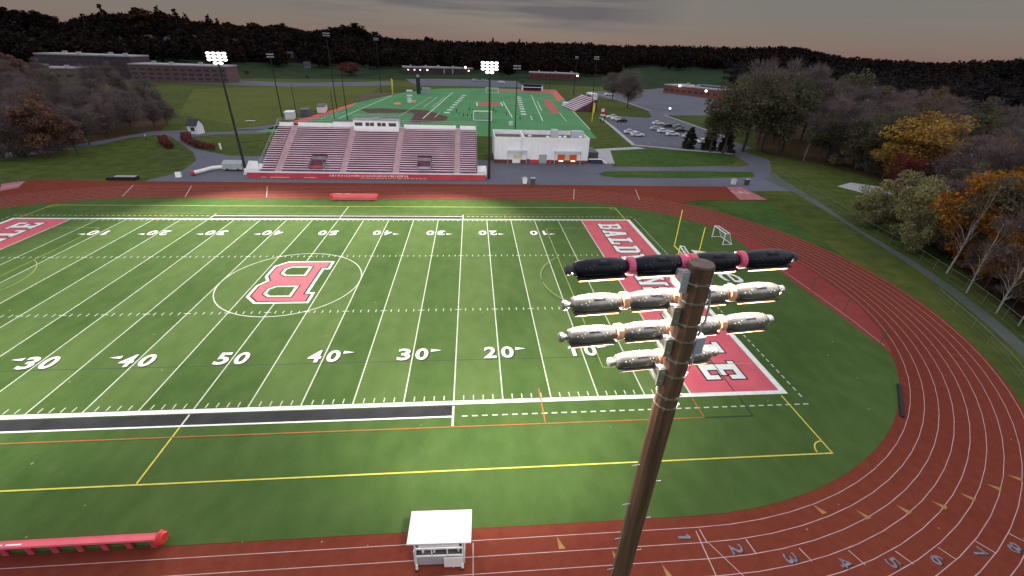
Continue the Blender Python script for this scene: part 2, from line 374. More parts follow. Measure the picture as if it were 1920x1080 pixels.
structure_flat('outfield_grass', [(-146.9, 258.0), (-114.6, 286.9), (-43.0, 322.4), (-40.1, 225), (-40.1, 209.5), (-48.8, 141.5), (-58, 125), (-96.9, 150.8)], -0.045, layered('outfield_grass', (0.075, 0.098, 0.022), (0.125, 0.135, 0.036), 0.03, 0.3))
structure_flat('sandy_strip', [(-41.3, 215), (-42.5, 268), (-22.3, 271), (-39.1, 215)], -0.04, layered('sandy_strip', (0.10, 0.075, 0.055), (0.15, 0.11, 0.08), 0.1, 0.5))
structure_flat('woodland_floor', [(88.2, -27), (95.5, -13), (102.8, 1.1), (108.9, 16.0), (112.2, 30), (121, 37), (137.0, 54), (133.6, 76.0), (125.2, 88.5), (124, 96), (150, 140), (210, 220), (330, 330), (420, 250), (330, 60), (220, -60), (120, -90)], -0.045, M['litter'])
structure_flat('woodland_glade', [(-101.5, 72.5), (-87.0, 79.1), (-86, 94.3), (-82.4, 113.5), (-97.9, 150.7), (-142.5, 216.9), (-240, 260), (-230, 90), (-140, 62)], -0.05, M['litter'])

# ------------------------------------------------------------------ running track
def stadium(r, cx=40.2, n=48, clipx=None):
    p = []
    for k in range(n + 1):
        t = -PI / 2 + PI * k / n; p.append((cx + r * math.cos(t), r * math.sin(t)))
    for k in range(n + 1):
        t = PI / 2 + PI * k / n; p.append((-cx + r * math.cos(t), r * math.sin(t)))
    if clipx: p = [(max(-clipx, min(clipx, x)), y) for x, y in p]
    return p
mb = MB()
mb.flat(stadium(46.7), 0.0)
o = mb.sheet('running_track', M['track']); tag(o, kind='structure')
track = o
mb = MB()
mb.flat([(-75.5, 38), (-72, 49.3), (88.2, 49.4), (93.5, 38.2), (76, 38), (70.5, 35.5), (40, 46.0), (-40, 46.0), (-66, 38)], -0.006)
o = mb.sheet('sprint_straight', M['track'], track)
mb = MB(); mb.flat([(76.5, 37.2), (93.0, 37.4), (90.6, 30), (87.0, 8), (80, 24)], -0.008)
mb.flat([(86.6, 36.9), (92.6, 37.2), (90.6, 30), (87.4, 10)], -0.007)
o = mb.sheet('track_side_lawn', M['lawn']); tag(o, kind='structure')
mb = MB(); mb.flat([(88.3, 49.0), (92.2, 48.9), (92.6, 38.6), (85.8, 38.4)], 0.004); mb.flat([(-75.3, 46.0), (-72.7, 48.6), (-69.8, 43.3), (-71.3, 40.9)], 0.004)
mb.sheet('jump_pad', mat('pale_red_rubber', (0.34, 0.12, 0.13), 0.9, 0.15, 0.8), track)
mb = MB()
for (a, b) in [((88.4, 44.2), (90.6, 44.6)), ((88.9, 43.1), (90.0, 45.6)), ((90.6, 43.2), (89.3, 45.6)), ((87.9, 43.0), (87.4, 45.4)), ((91.2, 43.0), (90.9, 45.2)), ((-73.4, 44.4), (-71.6, 46.2)), ((-72.9, 43.2), (-71.0, 45.0))]:
    mb.ribbon([a, b], 0.30, 0.008 + 0.0006 * len(mb.f))
mb.sheet('pad_mark', M['lane_white'], track)
# lane lines: lines at r = 37.75 + 1.07 k
mb = MB()
for k in range(9):
    mb.ribbon(stadium(37.75 + 1.075 * k), 0.046, 0.006, closed=True)
mb.sheet('lane_lines', M['lane_white'], track)
# runway inside the right hand bend
mb = MB(); mb.flat([(71.95, -19.0), (74.6, -14.2), (76.4, -8.5), (77.05, -2.5), (77.15, 4), (76.2, 10), (73.5, 17.5), (71.95, 20.0)], 0.003)
mb.sheet('runway', M['runway'], track)
mb = MB(); mb.ribbon([(72.6, 2.5), (72.7, -5), (72.7, -12), (72.3, -17.5)], 0.07, 0.008)
mb.sheet('runway_line', M['lane_white'], track)
mb = MB()
for a, b in [((72.4, 1.4), (73.5, 2.7)), ((72.6, -4.4), (76.2, -0.5)), ((72.9, -10.3), (76.5, -6.9)), ((71.9, -17.3), (76.0, -14.0))]:
    mb.ribbon([a, b], 0.10, 0.010)
mb.sheet('runway_seam', M['dark_line'], track)  # dark strokes slanting across the runway
# staggered starts, finish lines, exchange triangles, lane numbers
mb = MB()
for k, (x0, y0, x1, y1) in enumerate([(40.3, -37.9, 40.4, -38.9), (43.2, -38.8, 43.35, -39.8), (46.5, -39.6, 46.8, -40.5), (49.8, -39.95, 50.2, -40.95), (53.0, -40.2, 53.5, -41.1), (56.2, -40.15, 56.7, -41.0), (59.3, -39.9, 59.9, -40.8), (62.3, -39.5, 63.0, -40.4)]):
    mb.ribbon([(x0, y0), (x1, y1)], 0.07, 0.011)
mb.ribbon([(40.0, -38.0), (39.9, -46.3)], 0.07, 0.009)
mb.ribbon([(40.5, -38.9), (42.5, -42.5)], 0.05, 0.012)
mb.ribbon([(24.6, -37.9), (24.6, -46.3)], 0.06, 0.009)
for xx in (-18.0, -34.0, 47.0, -46.0, 62.0):
    mb.ribbon([(xx, 37.9), (xx - 3.0 * (1 if xx < 0 else -0.6), 46.0)], 0.16, 0.009)
mb.sheet('start_lines', M['lane_white'], track)
mb = MB()
def tri(x, y, ang, s=1.0):
    c, s_ = math.cos(ang), math.sin(ang)
    pts = [(-0.14, -0.42), (0.30, -0.42), (-0.14, 0.46)]
    mb.flat([(x + (px * c - py * s_) * s, y + (px * s_ + py * c) * s) for px, py in pts], 0.013)
for x, y in [(30.4, -38.25), (36.9, -40.5), (33.9, -39.4), (49.9, -36.9), (52.9, -37.5), (56.3, -37.3), (59.4, -37.1), (62.3, -36.6), (65.3, -35.9), (68.0, -35.2), (22.3, -38.4), (-6, -39.0)]:
    ang = 0 if x < 40 else math.atan2(y, x - 40.2) + PI / 2
    tri(x, y, ang)
mb.sheet('exchange_triangles', M['triangle'], track)

def glyph(txt, w, h, bold=0.0, shear=0.0):
    cu = bpy.data.curves.new('glyph', 'FONT'); cu.body = txt; cu.size = 1; cu.offset = bold; cu.shear = shear
    cu.resolution_u = 4
    ob = bpy.data.objects.new('glyph', cu)
    me = bpy.data.meshes.new_from_object(ob)
    vs = [tuple(v.co) for v in me.vertices]; fs = [tuple(p.vertices) for p in me.polygons]
    bpy.data.objects.remove(ob); bpy.data.curves.remove(cu); bpy.data.meshes.remove(me)
    xs = [v[0] for v in vs]; ys = [v[1] for v in vs]
    sx, sy = w / (max(xs) - min(xs)), h / (max(ys) - min(ys)); cx, cy = (max(xs) + min(xs)) / 2, (max(ys) + min(ys)) / 2
    return [((x - cx) * sx, (y - cy) * sy) for x, y, z in vs], fs
def put(mb, g, x, y, ang, z):
    c, s = math.cos(ang), math.sin(ang)
    mb.add([(x + px * c - py * s, y + px * s + py * c, z) for px, py in g[0]], g[1])

DG1 = ([(-0.20, -0.97), (0.22, -0.97), (0.22, 0.97), (-0.12, 0.97), (-0.50, 0.62), (-0.50, 0.30), (-0.20, 0.46)], [(0, 1, 2, 3, 4, 5, 6)])
mbn, mbs = MB(), MB()
for i, (x, y) in enumerate([(39.0, -38.4), (42.2, -39.4), (45.5, -40.2), (48.9, -40.7), (52.2, -40.9), (55.4, -40.9), (58.8, -40.7), (61.6, -40.5)]):
    ang = math.atan2(y, x - 40.2)       # read from the runner's side
    gl = glyph(str(i + 1), 0.66, 0.85, 0.01) if i else ([(p * 0.45, q * 0.44) for p, q in DG1[0]], DG1[1])
    put(mbn, gl, x, y, ang, 0.014); put(mbs, gl, x + 0.07, y - 0.07, ang, 0.011)
mbn.sheet('lane_numbers', M['num_grey'], track); mbs.sheet('lane_number_shadow', M['shadow_ink'], track)

# ------------------------------------------------------------------ football field
mb = MB(); mb.flat(stadium(36.9, clipx=71.9), 0.012)
field = mb.sheet('football_field', M['turf']); tag(field, kind='structure')
Z0 = 0.012
W = 53.333 * YD / 2
HASH = 8.89 * YD
# end zones
mb = MB()
for s in (1, -1): mb.rect(min(s * 45.72, s * 54.86), max(s * 45.72, s * 54.86), -W, W, Z0 + 0.004)
mb.sheet('end_zone', M['red_turf'], field)
# yard lines
mb = MB()
for k in range(-10, 11):
    x = k * 5 * YD; w = 0.060 if abs(k) < 10 else 0.09
    mb.rect(x - w, x + w, -W, W, Z0 + 0.009)
mb.rect(-0.08, 0.08, -26.4, -W - 0.66, Z0 + 0.013); mb.rect(-0.06, 0.06, W + 0.66, 32.1, Z0 + 0.013)
for x in (-22.86, 22.86):
    mb.rect(x - 0.1, x + 0.1, -27.5, -W - 0.66, Z0 + 0.013); mb.rect(x - 0.1, x + 0.1, W + 0.66, 27.3, Z0 + 0.013)
mb.sheet('yard_lines', M['white'], field)
mb = MB()
for s in (1, -1):
    y0, y1 = sorted((s * W, s * (W + 0.50)))
    mb.rect(-55.5, 55.5, y0, y1, Z0 + 0.016)
    x0, x1 = sorted((s * 54.86, s * 55.5)); mb.rect(x0, x1, -W, W, Z0 + 0.017)
    y0, y1 = sorted((s * 26.28, s * 26.46)); mb.rect(-22.76, 22.76, y0, y1, Z0 + 0.016)
mb.sheet('boundary_lines', M['bright_white'], field)
mb = MB()
for k in range(-49, 50):
    if k % 5 == 0: continue
    x = k * YD
    for yy in (-W + 0.42, W - 0.42, -HASH, HASH):
        mb.rect(x - 0.05, x + 0.05, yy - 0.30, yy + 0.30, Z0 + 0.011)
for k in range(-9, 10):
    for yy in (-HASH, HASH):
        mb.rect(k * 5 * YD - 0.4, k * 5 * YD + 0.4, yy - 0.06, yy + 0.06, Z0 + 0.0115)
mb.sheet('hash_marks', M['white'], field)
mb = MB()
for k in range(0, 37):
    x = 23.9 + k * YD * 0.985
    for s in (1, -1):
        for t in (1, -1):
            mb.rect(s * x - 0.26, s * x + 0.26, t * 26.35 - 0.07, t * 26.35 + 0.07, Z0 + 0.01)
for k in range(-28, 28):
    for s in (1, -1): mb.rect(s * 56.6 - 0.07, s * 56.6 + 0.07, k * YD + 0.2, k * YD + 0.72, Z0 + 0.01)
mb.sheet('dashed_restraint_line', M['white'], field)
mb = MB()
for s in (1, -1):
    y0, y1 = sorted((s * (W + 0.62), s * 26.28)); mb.rect(-22.76, 22.76, y0, y1, Z0 + 0.006)
mb.sheet('bench_strip', M['black'], field)
mb = MB(); mb.ribbon([(9.14 * math.cos(2 * PI * k / 72), 9.14 * math.sin(2 * PI * k / 72)) for k in range(72)], 0.14, Z0 + 0.014, closed=True)
mb.sheet('centre_circle', M['white'], field)
# soccer lines in yellow
mb = MB(); w = 0.065; zz = Z0 + 0.019
for s in (1, -1):
    mb.rect(-54.7, 54.7, s * 32.1 - w, s * 32.1 + w, zz)
    mb.rect(s * 54.65 - w, s * 54.65 + w, -32.03, -25.1, zz); mb.rect(s * 54.65 - w, s * 54.65 + w, 25.1, 32.03, zz)
    for t in (1, -1):
        mb.ribbon([(s * (54.6 - 1.2 * math.cos(q)), t * (32.0 - 1.2 * math.sin(q))) for q in np.linspace(0.05, PI / 2 - 0.05, 8)], 0.12, zz + 0.0015)
mb.rect(-w, w, -32.0, -26.5, zz + 0.0025)
mb.sheet('soccer_lines', M['yellow'], field)
mb = MB(); w = 0.048
for s in (1, -1):
    mb.rect(s * 38.15 - w, s * 38.15 + w, -20.1, 20.1, zz)
    for t in (1, -1):
        x0, x1 = sorted((s * 38.22, s * 54.6)); mb.rect(x0, x1, t * 20.1 - w, t * 20.1 + w, zz + 0.0012)
    a = math.acos((43.65 - 38.15) / 9.15)
    mb.ribbon([(s * (43.65 - 9.15 * math.cos(q)), 9.15 * math.sin(q)) for q in np.linspace(-a + 0.01, a - 0.01, 24)], 0.09, zz + 0.002)
mb.sheet('penalty_area_lines', M['pale_yellow'], field)
mb = MB()
for s in (1, -1):
    mb.rect(-45.6, 45.6, s * 27.6 - 0.06, s * 27.6 + 0.06, zz + 0.003)
    for t in (1, -1):
        y0, y1 = sorted((t * 25.1, t * 27.5)); mb.rect(s * 45.6 - 0.06, s * 45.6 + 0.06, y0, y1, zz + 0.003)
        y0, y1 = sorted((t * 23.0, t * 27.5)); mb.rect(s * 31.0 - 0.06, s * 31.0 + 0.06, y0, y1, zz + 0.0035)
mb.sheet('lacrosse_lines', M['orange_line'], field)
mb = MB()
mb.rect(45.7, 50.3, -27.66, -27.54, zz + 0.003); mb.rect(50.22, 50.34, -27.5, -25.1, zz + 0.003)
mb.rect(-50.3, -45.7, -27.66, -27.54, zz + 0.003)
mb.rect(50.22, 50.32, -24.3, -15.0, zz + 0.003)
mb.rect(-45.6, 45.6, -18.32, -18.24, Z0 + 0.003)
mb.ribbon([(38.5 - 4.0 * math.cos(q), -1.0 + 6.5 * math.sin(q)) for q in np.linspace(-1.2, 1.2, 16)], 0.10, zz + 0.004)
mb.sheet('field_hockey_lines', M['dark_line'], field)
# centre emblem: a block letter B read from the stand
outer = [(4.1, 6.3), (4.1, 3.55), (3.3, 3.55), (3.3, -3.25), (4.1, -3.25), (4.1, -6.05), (-2.5, -6.05), (-4.15, -4.3), (-4.15, -1.3), (-3.35, 0.1), (-4.05, 1.4), (-4.05, 4.7), (-2.5, 6.3)]
def inset(poly, d):
    n = len(poly); out = []
    ar = sum(poly[i][0] * poly[(i + 1) % n][1] - poly[(i + 1) % n][0] * poly[i][1] for i in range(n))
    sg = 1 if ar > 0 else -1
    for i in range(n):
        p0, p1, p2 = Vector(poly[i - 1]), Vector(poly[i]), Vector(poly[(i + 1) % n])
        e1, e2 = (p1 - p0).normalized(), (p2 - p1).normalized()
        n1, n2 = Vector((-e1.y, e1.x)) * sg, Vector((-e2.y, e2.x)) * sg
        b = (n1 + n2); b = b / max(0.3, b.dot(n1))
        q = p1 + b * d; out.append((q.x, q.y))
    return out
holes = [[(1.45, 4.55), (1.45, 1.45), (-1.45, 1.45), (-2.25, 2.3), (-2.25, 3.7), (-1.45, 4.55)], [(1.45, -1.35), (1.45, -4.45), (-1.45, -4.45), (-2.3, -3.6), (-2.3, -2.2), (-1.45, -1.35)]]
for nm, d, dh, m, z in (('emblem_border', 0, None, 'bright_white', 0.022), ('emblem_outline', 0.36, None, 'shadow_ink', 0.026), ('emblem_letter', 0.60, None, 'red_turf', 0.030)):
    mb = MB(); mb.flat(inset(outer, d) if d else outer, Z0 + z); mb.sheet(nm, M[m], field)
for nm, d, m, z in (('emblem_counter_outline', -0.2, 'shadow_ink', 0.034), ('emblem_counter_border', 0.0, 'white', 0.038), ('emblem_counter', 0.40, 'turf', 0.042)):
    mb = MB()
    for h in holes: mb.flat(inset(h, d) if d else h, Z0 + z)
    mb.sheet(nm, M[m], field)
# yard numbers
mbn, mbs, = MB(), MB()
DG = {c: glyph(c, 1.34, 2.0, 0.026) for c in '02345'}
DG['1'] = ([(-0.20, -0.97), (0.22, -0.97), (0.22, 0.97), (-0.12, 0.97), (-0.50, 0.62), (-0.50, 0.30), (-0.20, 0.46)], [(0, 1, 2, 3, 4, 5, 6)])
def arrow(mbx, x, y, s, up, z):
    mbx.flat([(x, y + up * 0.85), (x, y + up * 0.35), (x + s * 1.15, y + up * 0.55)], z)
for k in range(-4, 5):
    n = 50 - abs(k) * 10; x = k * 10 * YD; a, b = str(n)
    for y, up in ((-17.1, 1), (17.8, -1)):
        ang = 0 if up > 0 else PI
        for mbx, z, ox, oy in ((mbs, Z0 + 0.016, 0.15, -0.13), (mbn, Z0 + 0.021, 0, 0)):
            put(mbx, DG[a], x - up * 0.92 + ox, y + oy, ang, z); put(mbx, DG[b], x + up * 0.95 + ox, y + oy, ang, z + 0.0003)
            if k: arrow(mbx, x + (1 if k > 0 else -1) * 1.85 + ox, y + oy, 1 if k > 0 else -1, up, z)
mbs.sheet('yard_number_shadow', M['shadow_ink'], field); mbn.sheet('yard_numbers', M['bright_white'], field)
# end zone lettering: slab letters on a 5 x 7 grid, pieces that only touch
def rc(x0, x1, y0, y1): return [(x0, y0), (x1, y0), (x1, y1), (x0, y1)]
LET = {
 'I': [rc(1.7, 3.3, 1.1, 5.9), rc(0.6, 4.4, 5.9, 7), rc(0.6, 4.4, 0, 1.1)],
 'L': [rc(0.8, 2.5, 1.1, 5.9), rc(0, 3.5, 5.9, 7), rc(0, 5, 0, 1.1), rc(3.9, 5, 1.1, 2.7)],
 'E': [rc(0.8, 2.4, 1.1, 5.9), rc(0, 5, 5.9, 7), rc(0, 5, 0, 1.1), rc(2.4, 3.9, 2.95, 4.05), rc(3.9, 5, 1.1, 2.5), rc(3.9, 5, 4.5, 5.9)],
 'B': [rc(0.7, 2.2, 1.1, 5.9), rc(0, 4.3, 5.9, 7), rc(0, 4.3, 0, 1.1), rc(2.2, 3.5, 3.05, 3.95), [(3.5, 3.5), (4.4, 3.5), (5, 4.1), (5, 5.9), (3.5, 5.9)], [(3.5, 1.1), (5.1, 1.1), (5.1, 2.9), (4.4, 3.5), (3.5, 3.5)], [(4.3, 5.9), (5, 5.9), (4.3, 7)], [(4.3, 0), (5.1, 1.1), (4.3, 1.1)]],
 'D': [rc(0.7, 2.2, 1.1, 5.9), rc(0, 3.9, 5.9, 7), rc(0, 3.9, 0, 1.1), rc(3.5, 5.1, 1.1, 5.9), [(3.9, 5.9), (5.1, 5.9), (3.9, 7)], [(3.9, 0), (5.1, 1.1), (3.9, 1.1)]],
 'A': [[(0.4, 1), (1.9, 1), (2.55, 4.0), (2.55, 7), (1.6, 7)], [(3.2, 1), (4.7, 1), (3.5, 7), (2.55, 7), (2.55, 4.0)], rc(-0.2, 2.2, 0, 1), rc(2.9, 5.3, 0, 1), [(2.05, 1.7), (3.05, 1.7), (2.8, 2.7), (2.3, 2.7)]],
 'W': [[(0.5, 6), (1.9, 6), (2.5, 2.6), (2.5, 0), (1.5, 0)], [(2.5, 2.6), (3.2, 5.4), (3.75, 5.4), (3.75, 3.6), (3.3, 0), (2.5, 0)], [(3.75, 5.4), (4.3, 5.4), (5.0, 2.6), (5.0, 0), (4.2, 0), (3.75, 3.6)], [(5.0, 2.6), (5.6, 6), (7.0, 6), (6.0, 0), (5.0, 0)], rc(-0.2, 2.5, 6, 7), rc(5.0, 7.7, 6, 7)],
 'N': [rc(0.6, 1.9, 1, 6), rc(3.5, 4.8, 1, 7), [(1.9, 6), (1.9, 4.2), (3.5, 1), (3.5, 2.9)], rc(-0.1, 2.3, 6, 7), rc(-0.1, 2.5, 0, 1), rc(3.1, 4.8, 0, 1), rc(4.8, 5.4, 6, 7)],
 'S': [rc(0.9, 5, 5.9, 7), rc(0, 1.6, 3.9, 5.9), [(0, 5.9), (0.9, 5.9), (0.9, 7)], rc(0.6, 4.4, 2.95, 3.9), rc(3.5, 5, 1.1, 2.95), rc(0, 4.1, 0, 1.1), [(4.1, 0), (5, 1.1), (4.1, 1.1)], rc(0, 1.1, 1.1, 2.4), rc(3.9, 5, 4.6, 5.9)],
 'V': [[(0.5, 6), (2.0, 6), (2.55, 2.4), (2.55, 0), (1.75, 0)], [(2.55, 2.4), (3.1, 6), (4.6, 6), (3.35, 0), (2.55, 0)], rc(-0.2, 2.4, 6, 7), rc(2.7, 5.3, 6, 7)],
}
WORD = 'BALDWINSVILLE'
wid = {c: (4.4 if c == 'W' else 1.9 if c == 'I' else 2.85) for c in WORD}
gap = (45.0 - sum(wid[c] for c in WORD)) / 12
mbw, mbk = MB(), MB()
for s in (1, -1):
    cur = 22.5
    for c in WORD:
        gw = 7.5 if c == 'W' else 5.0
        off = 0.0
        sc = wid[c] / (gw if c != 'I' else 3.8)
        for j, poly in enumerate(LET[c]):
            def tf(p):
                return (s * (48.4 + p[1] / 7 * 4.15), s * (cur - (p[0] - (0.6 if c == 'I' else 0)) * sc))
            mbw.flat([tf(p) for p in poly], Z0 + 0.020)
            cx = sum(p[0] for p in poly) / len(poly)
            mbk.flat([tf(p) for p in inset(poly, -0.30)], Z0 + 0.009 + 0.0007 * j)
        cur -= wid[c] + gap
mbk.sheet('end_zone_letter_outline', M['shadow_ink'], field); mbw.sheet('end_zone_letters', M['bright_white'], field)
# script word behind the end line
gl = glyph('Bees', 15.0, 4.6, 0.0, 0.35)
mb = MB(); put(mb, gl, 63.6, 2.6, -PI / 2, Z0 + 0.02); mb.sheet('script_lettering', M['bright_white'], field)

# ------------------------------------------------------------------ floodlight poles
def lathe_x(prof, n=16):
    """profile [(x, r)] turned about the x axis"""
    vs, fs = [], []
    for x, r in prof:
        for k in range(n):
            t = 2 * PI * k / n; vs.append((x, r * math.cos(t), r * math.sin(t)))
    for i in range(len(prof) - 1):
        for k in range(n):
            fs.append((i * n + k, i * n + (k + 1) % n, (i + 1) * n + (k + 1) % n, (i + 1) * n + k))
    fs.append(tuple(range(n))[::-1]); e = (len(prof) - 1) * n; fs.append(tuple(range(e, e + n)))
    return vs, fs

def housing_mesh(m):
    mb = MB()
    prof = [(-0.435, 0.07), (-0.43, 0.112), (-0.38, 0.132), (-0.24, 0.158), (-0.08, 0.168), (0.08, 0.168), (0.24, 0.158), (0.38, 0.132), (0.43, 0.112), (0.435, 0.07)]
    vs, fs = lathe_x(prof, 24)
    vs = [(x, y, max(z, -0.085)) for x, y, z in vs]                       # flat open belly
    mb.add(vs, fs)
    mb.box((0.0, -0.035, -0.098), (0.80, 0.27, 0.024), mi=1)              # dark rim
    mb.box((0.02, -0.100, 0.130), (0.20, 0.05, 0.020), rx=R(40), mi=1)    # latch slot
    mb.box((0.00, -0.066, 0.152), (0.12, 0.03, 0.012), rx=R(25), mi=2)    # pale label
    for x, y, z, q in [(-0.22, -0.125, 0.085, 55), (-0.16, -0.115, 0.105, 50), (-0.19, -0.140, 0.055, 65), (0.17, -0.125, 0.088, 55), (0.23, -0.118, 0.092, 50), (0.20, -0.142, 0.055, 65), (0.29, -0.125, 0.070, 55), (-0.29, -0.125, 0.070, 55)]:
        mb.box((x, y, z), (0.020, 0.022, 0.022), rx=R(q), mi=2)           # bolts; on the aluminium their glints are painted in as white
    mb.box((0.10, -0.150, 0.02), (0.30, 0.016, 0.014), mi=1); mb.box((-0.12, -0.158, -0.03), (0.42, 0.014, 0.012), mi=1)
    return mb.mesh('housing', m)
HM = {'navy': housing_mesh([M['navy'], M['blk'], M['dgrey']]), 'alu': housing_mesh([M['alu'], M['dgrey'], M['wht']])}
for me in HM.values(): me.polygons.foreach_set('use_smooth', [len(p.vertices) == 4 and p.area > 0.0012 for p in me.polygons])
def simple_mesh(name, fn, m):
    mb = MB(); fn(mb); return mb.mesh(name, m)
def lens_fn(mb):
    vs, fs = [], []
    # oval glass facing forward and down
    n = 20; c = Vector((0, 0.175, -0.125)); u = Vector((1, 0, 0)); w = Vector((0, 0.85, 0.52))
    for k in range(n):
        t = 2 * PI * k / n; p = c + u * 0.42 * math.cos(t) + w * 0.10 * math.sin(t); vs.append(p)
    mb.add(vs, [tuple(range(n))])
LM = {True: simple_mesh('lens', lens_fn, M['lens'])}
def lens_far_fn(mb):
    n = 20; c = Vector((0, 0.19, -0.10)); u = Vector((1, 0, 0)); w = Vector((0, 0.45, 0.89))  # oversized oval: bloom joining the lamps is put into the lens shape
    mb.add([c + u * 0.45 * math.cos(2 * PI * k / n) + w * 0.27 * math.sin(2 * PI * k / n) for k in range(n)], [tuple(range(n))])
LFAR = simple_mesh('lens', lens_far_fn, M['lens_far']); LOFF = simple_mesh('lens', lens_far_fn, M['lens_off'])
def visor_fn(mb):
    pts = []
    for k in range(9):
        t = PI * k / 8; pts.append((0.42 * math.cos(t), -0.03 - 0.11 * math.sin(t) * 0.4, -0.125 - 0.0 * math.sin(t)))
    vs = [(x * 0.9, -0.150, -0.112) for x, y, z in pts] + [(x * 0.9, -0.115, -0.165) for x, y, z in pts]
    mb.add(vs, [(i, i + 1, i + 10, i + 9) for i in range(8)])
VM = simple_mesh('visor_lip', visor_fn, M['visor'])
def clamp_fn(mb):
    vs, fs = lathe_x([(-0.05, 0.09), (-0.05, 0.150), (0.05, 0.150), (0.05, 0.09)], 18); mb.add(vs, fs)
    mb.box((0, 0.10, -0.12), (0.07, 0.05, 0.10))
CMP = {'navy': simple_mesh('clamp', clamp_fn, M['pink']), 'alu': simple_mesh('clamp', clamp_fn, M['copper'])}
def endcap_fn(mb):
    vs, fs = lathe_x([(-0.12, 0.055), (-0.10, 0.085), (-0.04, 0.085), (-0.03, 0.05), (0.04, 0.05)], 14); mb.add(vs, fs)
ECM = {'navy': simple_mesh('end_cap', endcap_fn, M['dgrey']), 'alu': simple_mesh('end_cap', endcap_fn, M['steel'])}

ROWS = [(25.97, 4, 4.02), (25.33, 4, 4.0), (24.70, 4, 4.0), (24.06, 2, 2.05)]
def floodlight_pole(label, loc, yaw, lens, detail, group, shaft_mat, hgt=26.16, rows=ROWS, r0=0.235, r1=0.212):
    t = thing('floodlight_pole', label, 'floodlight pole', loc, yaw, group)
    mb = MB(); mb.tube([(0, 0, -0.05), (0, 0, hgt * 0.5), (0, 0, hgt - 0.03), (0, 0, hgt)], [r0, (r0 + r1) / 2, r1, r1 * 0.93], 12)
    shaft = mb.build('pole_shaft', shaft_mat, t, smooth=False)
    if detail:
        for z in (25.86, 25.52, 25.1, 24.78, 24.35, 24.02, 23.52, 23.28):
            rad = r1 + (hgt - z) / hgt * (r0 - r1) + 0.008
            mb = MB(); mb.tube([(0, 0, z - 0.012), (0, 0, z + 0.012)], rad, 24)
            for q in (-2.2, -1.3, -0.5): mb.box((rad * math.cos(q), rad * math.sin(q), z), (0.035, 0.04, 0.045), rz=q)
            mb.build('steel_band', M['steel'], shaft)
        for k in range(14):
            z = 21.6 - 0.62 * k
            rad = r1 + (hgt - z) / hgt * (r0 - r1)
            s = 1 if k % 2 else -1
            mb = MB(); mb.tube([(s * (rad - 0.02), 0, z), (s * (rad + 0.17), 0, z)], 0.011, 6)
            mb.build('step_bolt', M['steel'], shaft)
        mb = MB(); mb.box((0.27, -0.02, 24.62), (0.20, 0.20, 0.34)); mb.box((0.27, -0.13, 24.62), (0.17, 0.015, 0.30))
        mb.build('junction_box', M['box_blue'], t)
        mb = MB()
        mb.tube([(0.17, -0.13, 25.75), (0.25, -0.12, 25.45), (0.27, -0.10, 25.15), (0.20, -0.12, 24.85)], 0.018, 6)
        mb.tube([(0.27, -0.05, 24.45), (0.29, -0.05, 24.2), (0.27, -0.02, 23.95), (0.14, 0.12, 23.85)], 0.018, 6)
        mb.build('conduit', M['grey'], t)
    for ri, (z, n, span) in enumerate(rows):
        kind = 'navy' if ri == 0 else 'alu'  # top row gets darker materials for the light it misses
        mb = MB(); mb.tube([(-span / 2 - 0.02, 0.30, z + (0.05 if detail else 0)), (span / 2 - 0.14, 0.30, z + (0.05 if detail else 0))], 0.05, 8)
        arm = mb.build('crossarm', M['dgrey'] if ri == 0 else M['steel'], t)
        if detail:
            mb = MB(); mb.box((-0.27, 0.10, z - 0.10), (0.09, 0.30, 0.30)); mb.box((-0.27, -0.06, z - 0.10), (0.13, 0.03, 0.36)); mb.box((-0.24, 0.0, z + 0.05), (0.16, 0.08, 0.08)); mb.box((-0.27, -0.08, z), (0.03, 0.02, 0.03)); mb.box((-0.27, -0.08, z - 0.2), (0.03, 0.02, 0.03))
            mb.build('bracket', M['grey'] if ri == 0 else M['steel'], arm)
        step = span / n * 0.985
        dx_, dz_ = (0.07, 0.05) if detail else (0, 0)
        for k in range(n):
            x = (k - (n - 1) / 2) * step
            f = bpy.data.objects.new('floodlight', HM[kind]); link(f, t); f.location = (x - dx_, 0.30, z + dz_)
            l = bpy.data.objects.new('lens', lens); link(l, f)
            if detail:
                link(bpy.data.objects.new('visor_lip', VM), f)
                if k < n - 1:
                    c = bpy.data.objects.new('clamp', CMP[kind]); link(c, f); c.location = (step / 2, 0, 0.01)
                if n == 4 and k == 1 or n == 2 and k == 0:
                    c.location = (step / 2 - 0.10, 0, 0.01)
                if k == n // 2:
                    c = bpy.data.objects.new('clamp', CMP[kind]); link(c, f); c.location = (-step / 2 + 0.10, 0, 0.01)
                if k == 0:
                    c = bpy.data.objects.new('end_cap', ECM[kind]); link(c, f); c.location = (-0.46, 0, 0.0)
                if k == n - 1:
                    c = bpy.data.objects.new('end_cap', ECM[kind]); link(c, f); c.location = (0.46, 0, 0.0); c.rotation_euler = (0, 0, PI)
    return t

GP = 'floodlight poles round the stadium'
floodlight_pole('tall brown floodlight pole with four rows of lamps rising before the end zone', (28.4, -49.66, 0), R(6.2), LM[True], True, GP, M['pole'])
floodlight_pole('lit floodlight pole at the left end of the striped grandstand', (-30.6, 58.0, 0), R(180 + 24), LFAR, False, GP, M['pole_black'], r0=0.32, r1=0.17)
floodlight_pole('lit floodlight pole between the grandstand and the white building', (28.9, 54.6, 0), R(180 - 6), LFAR, False, GP, M['pole_black'], r0=0.32, r1=0.17)

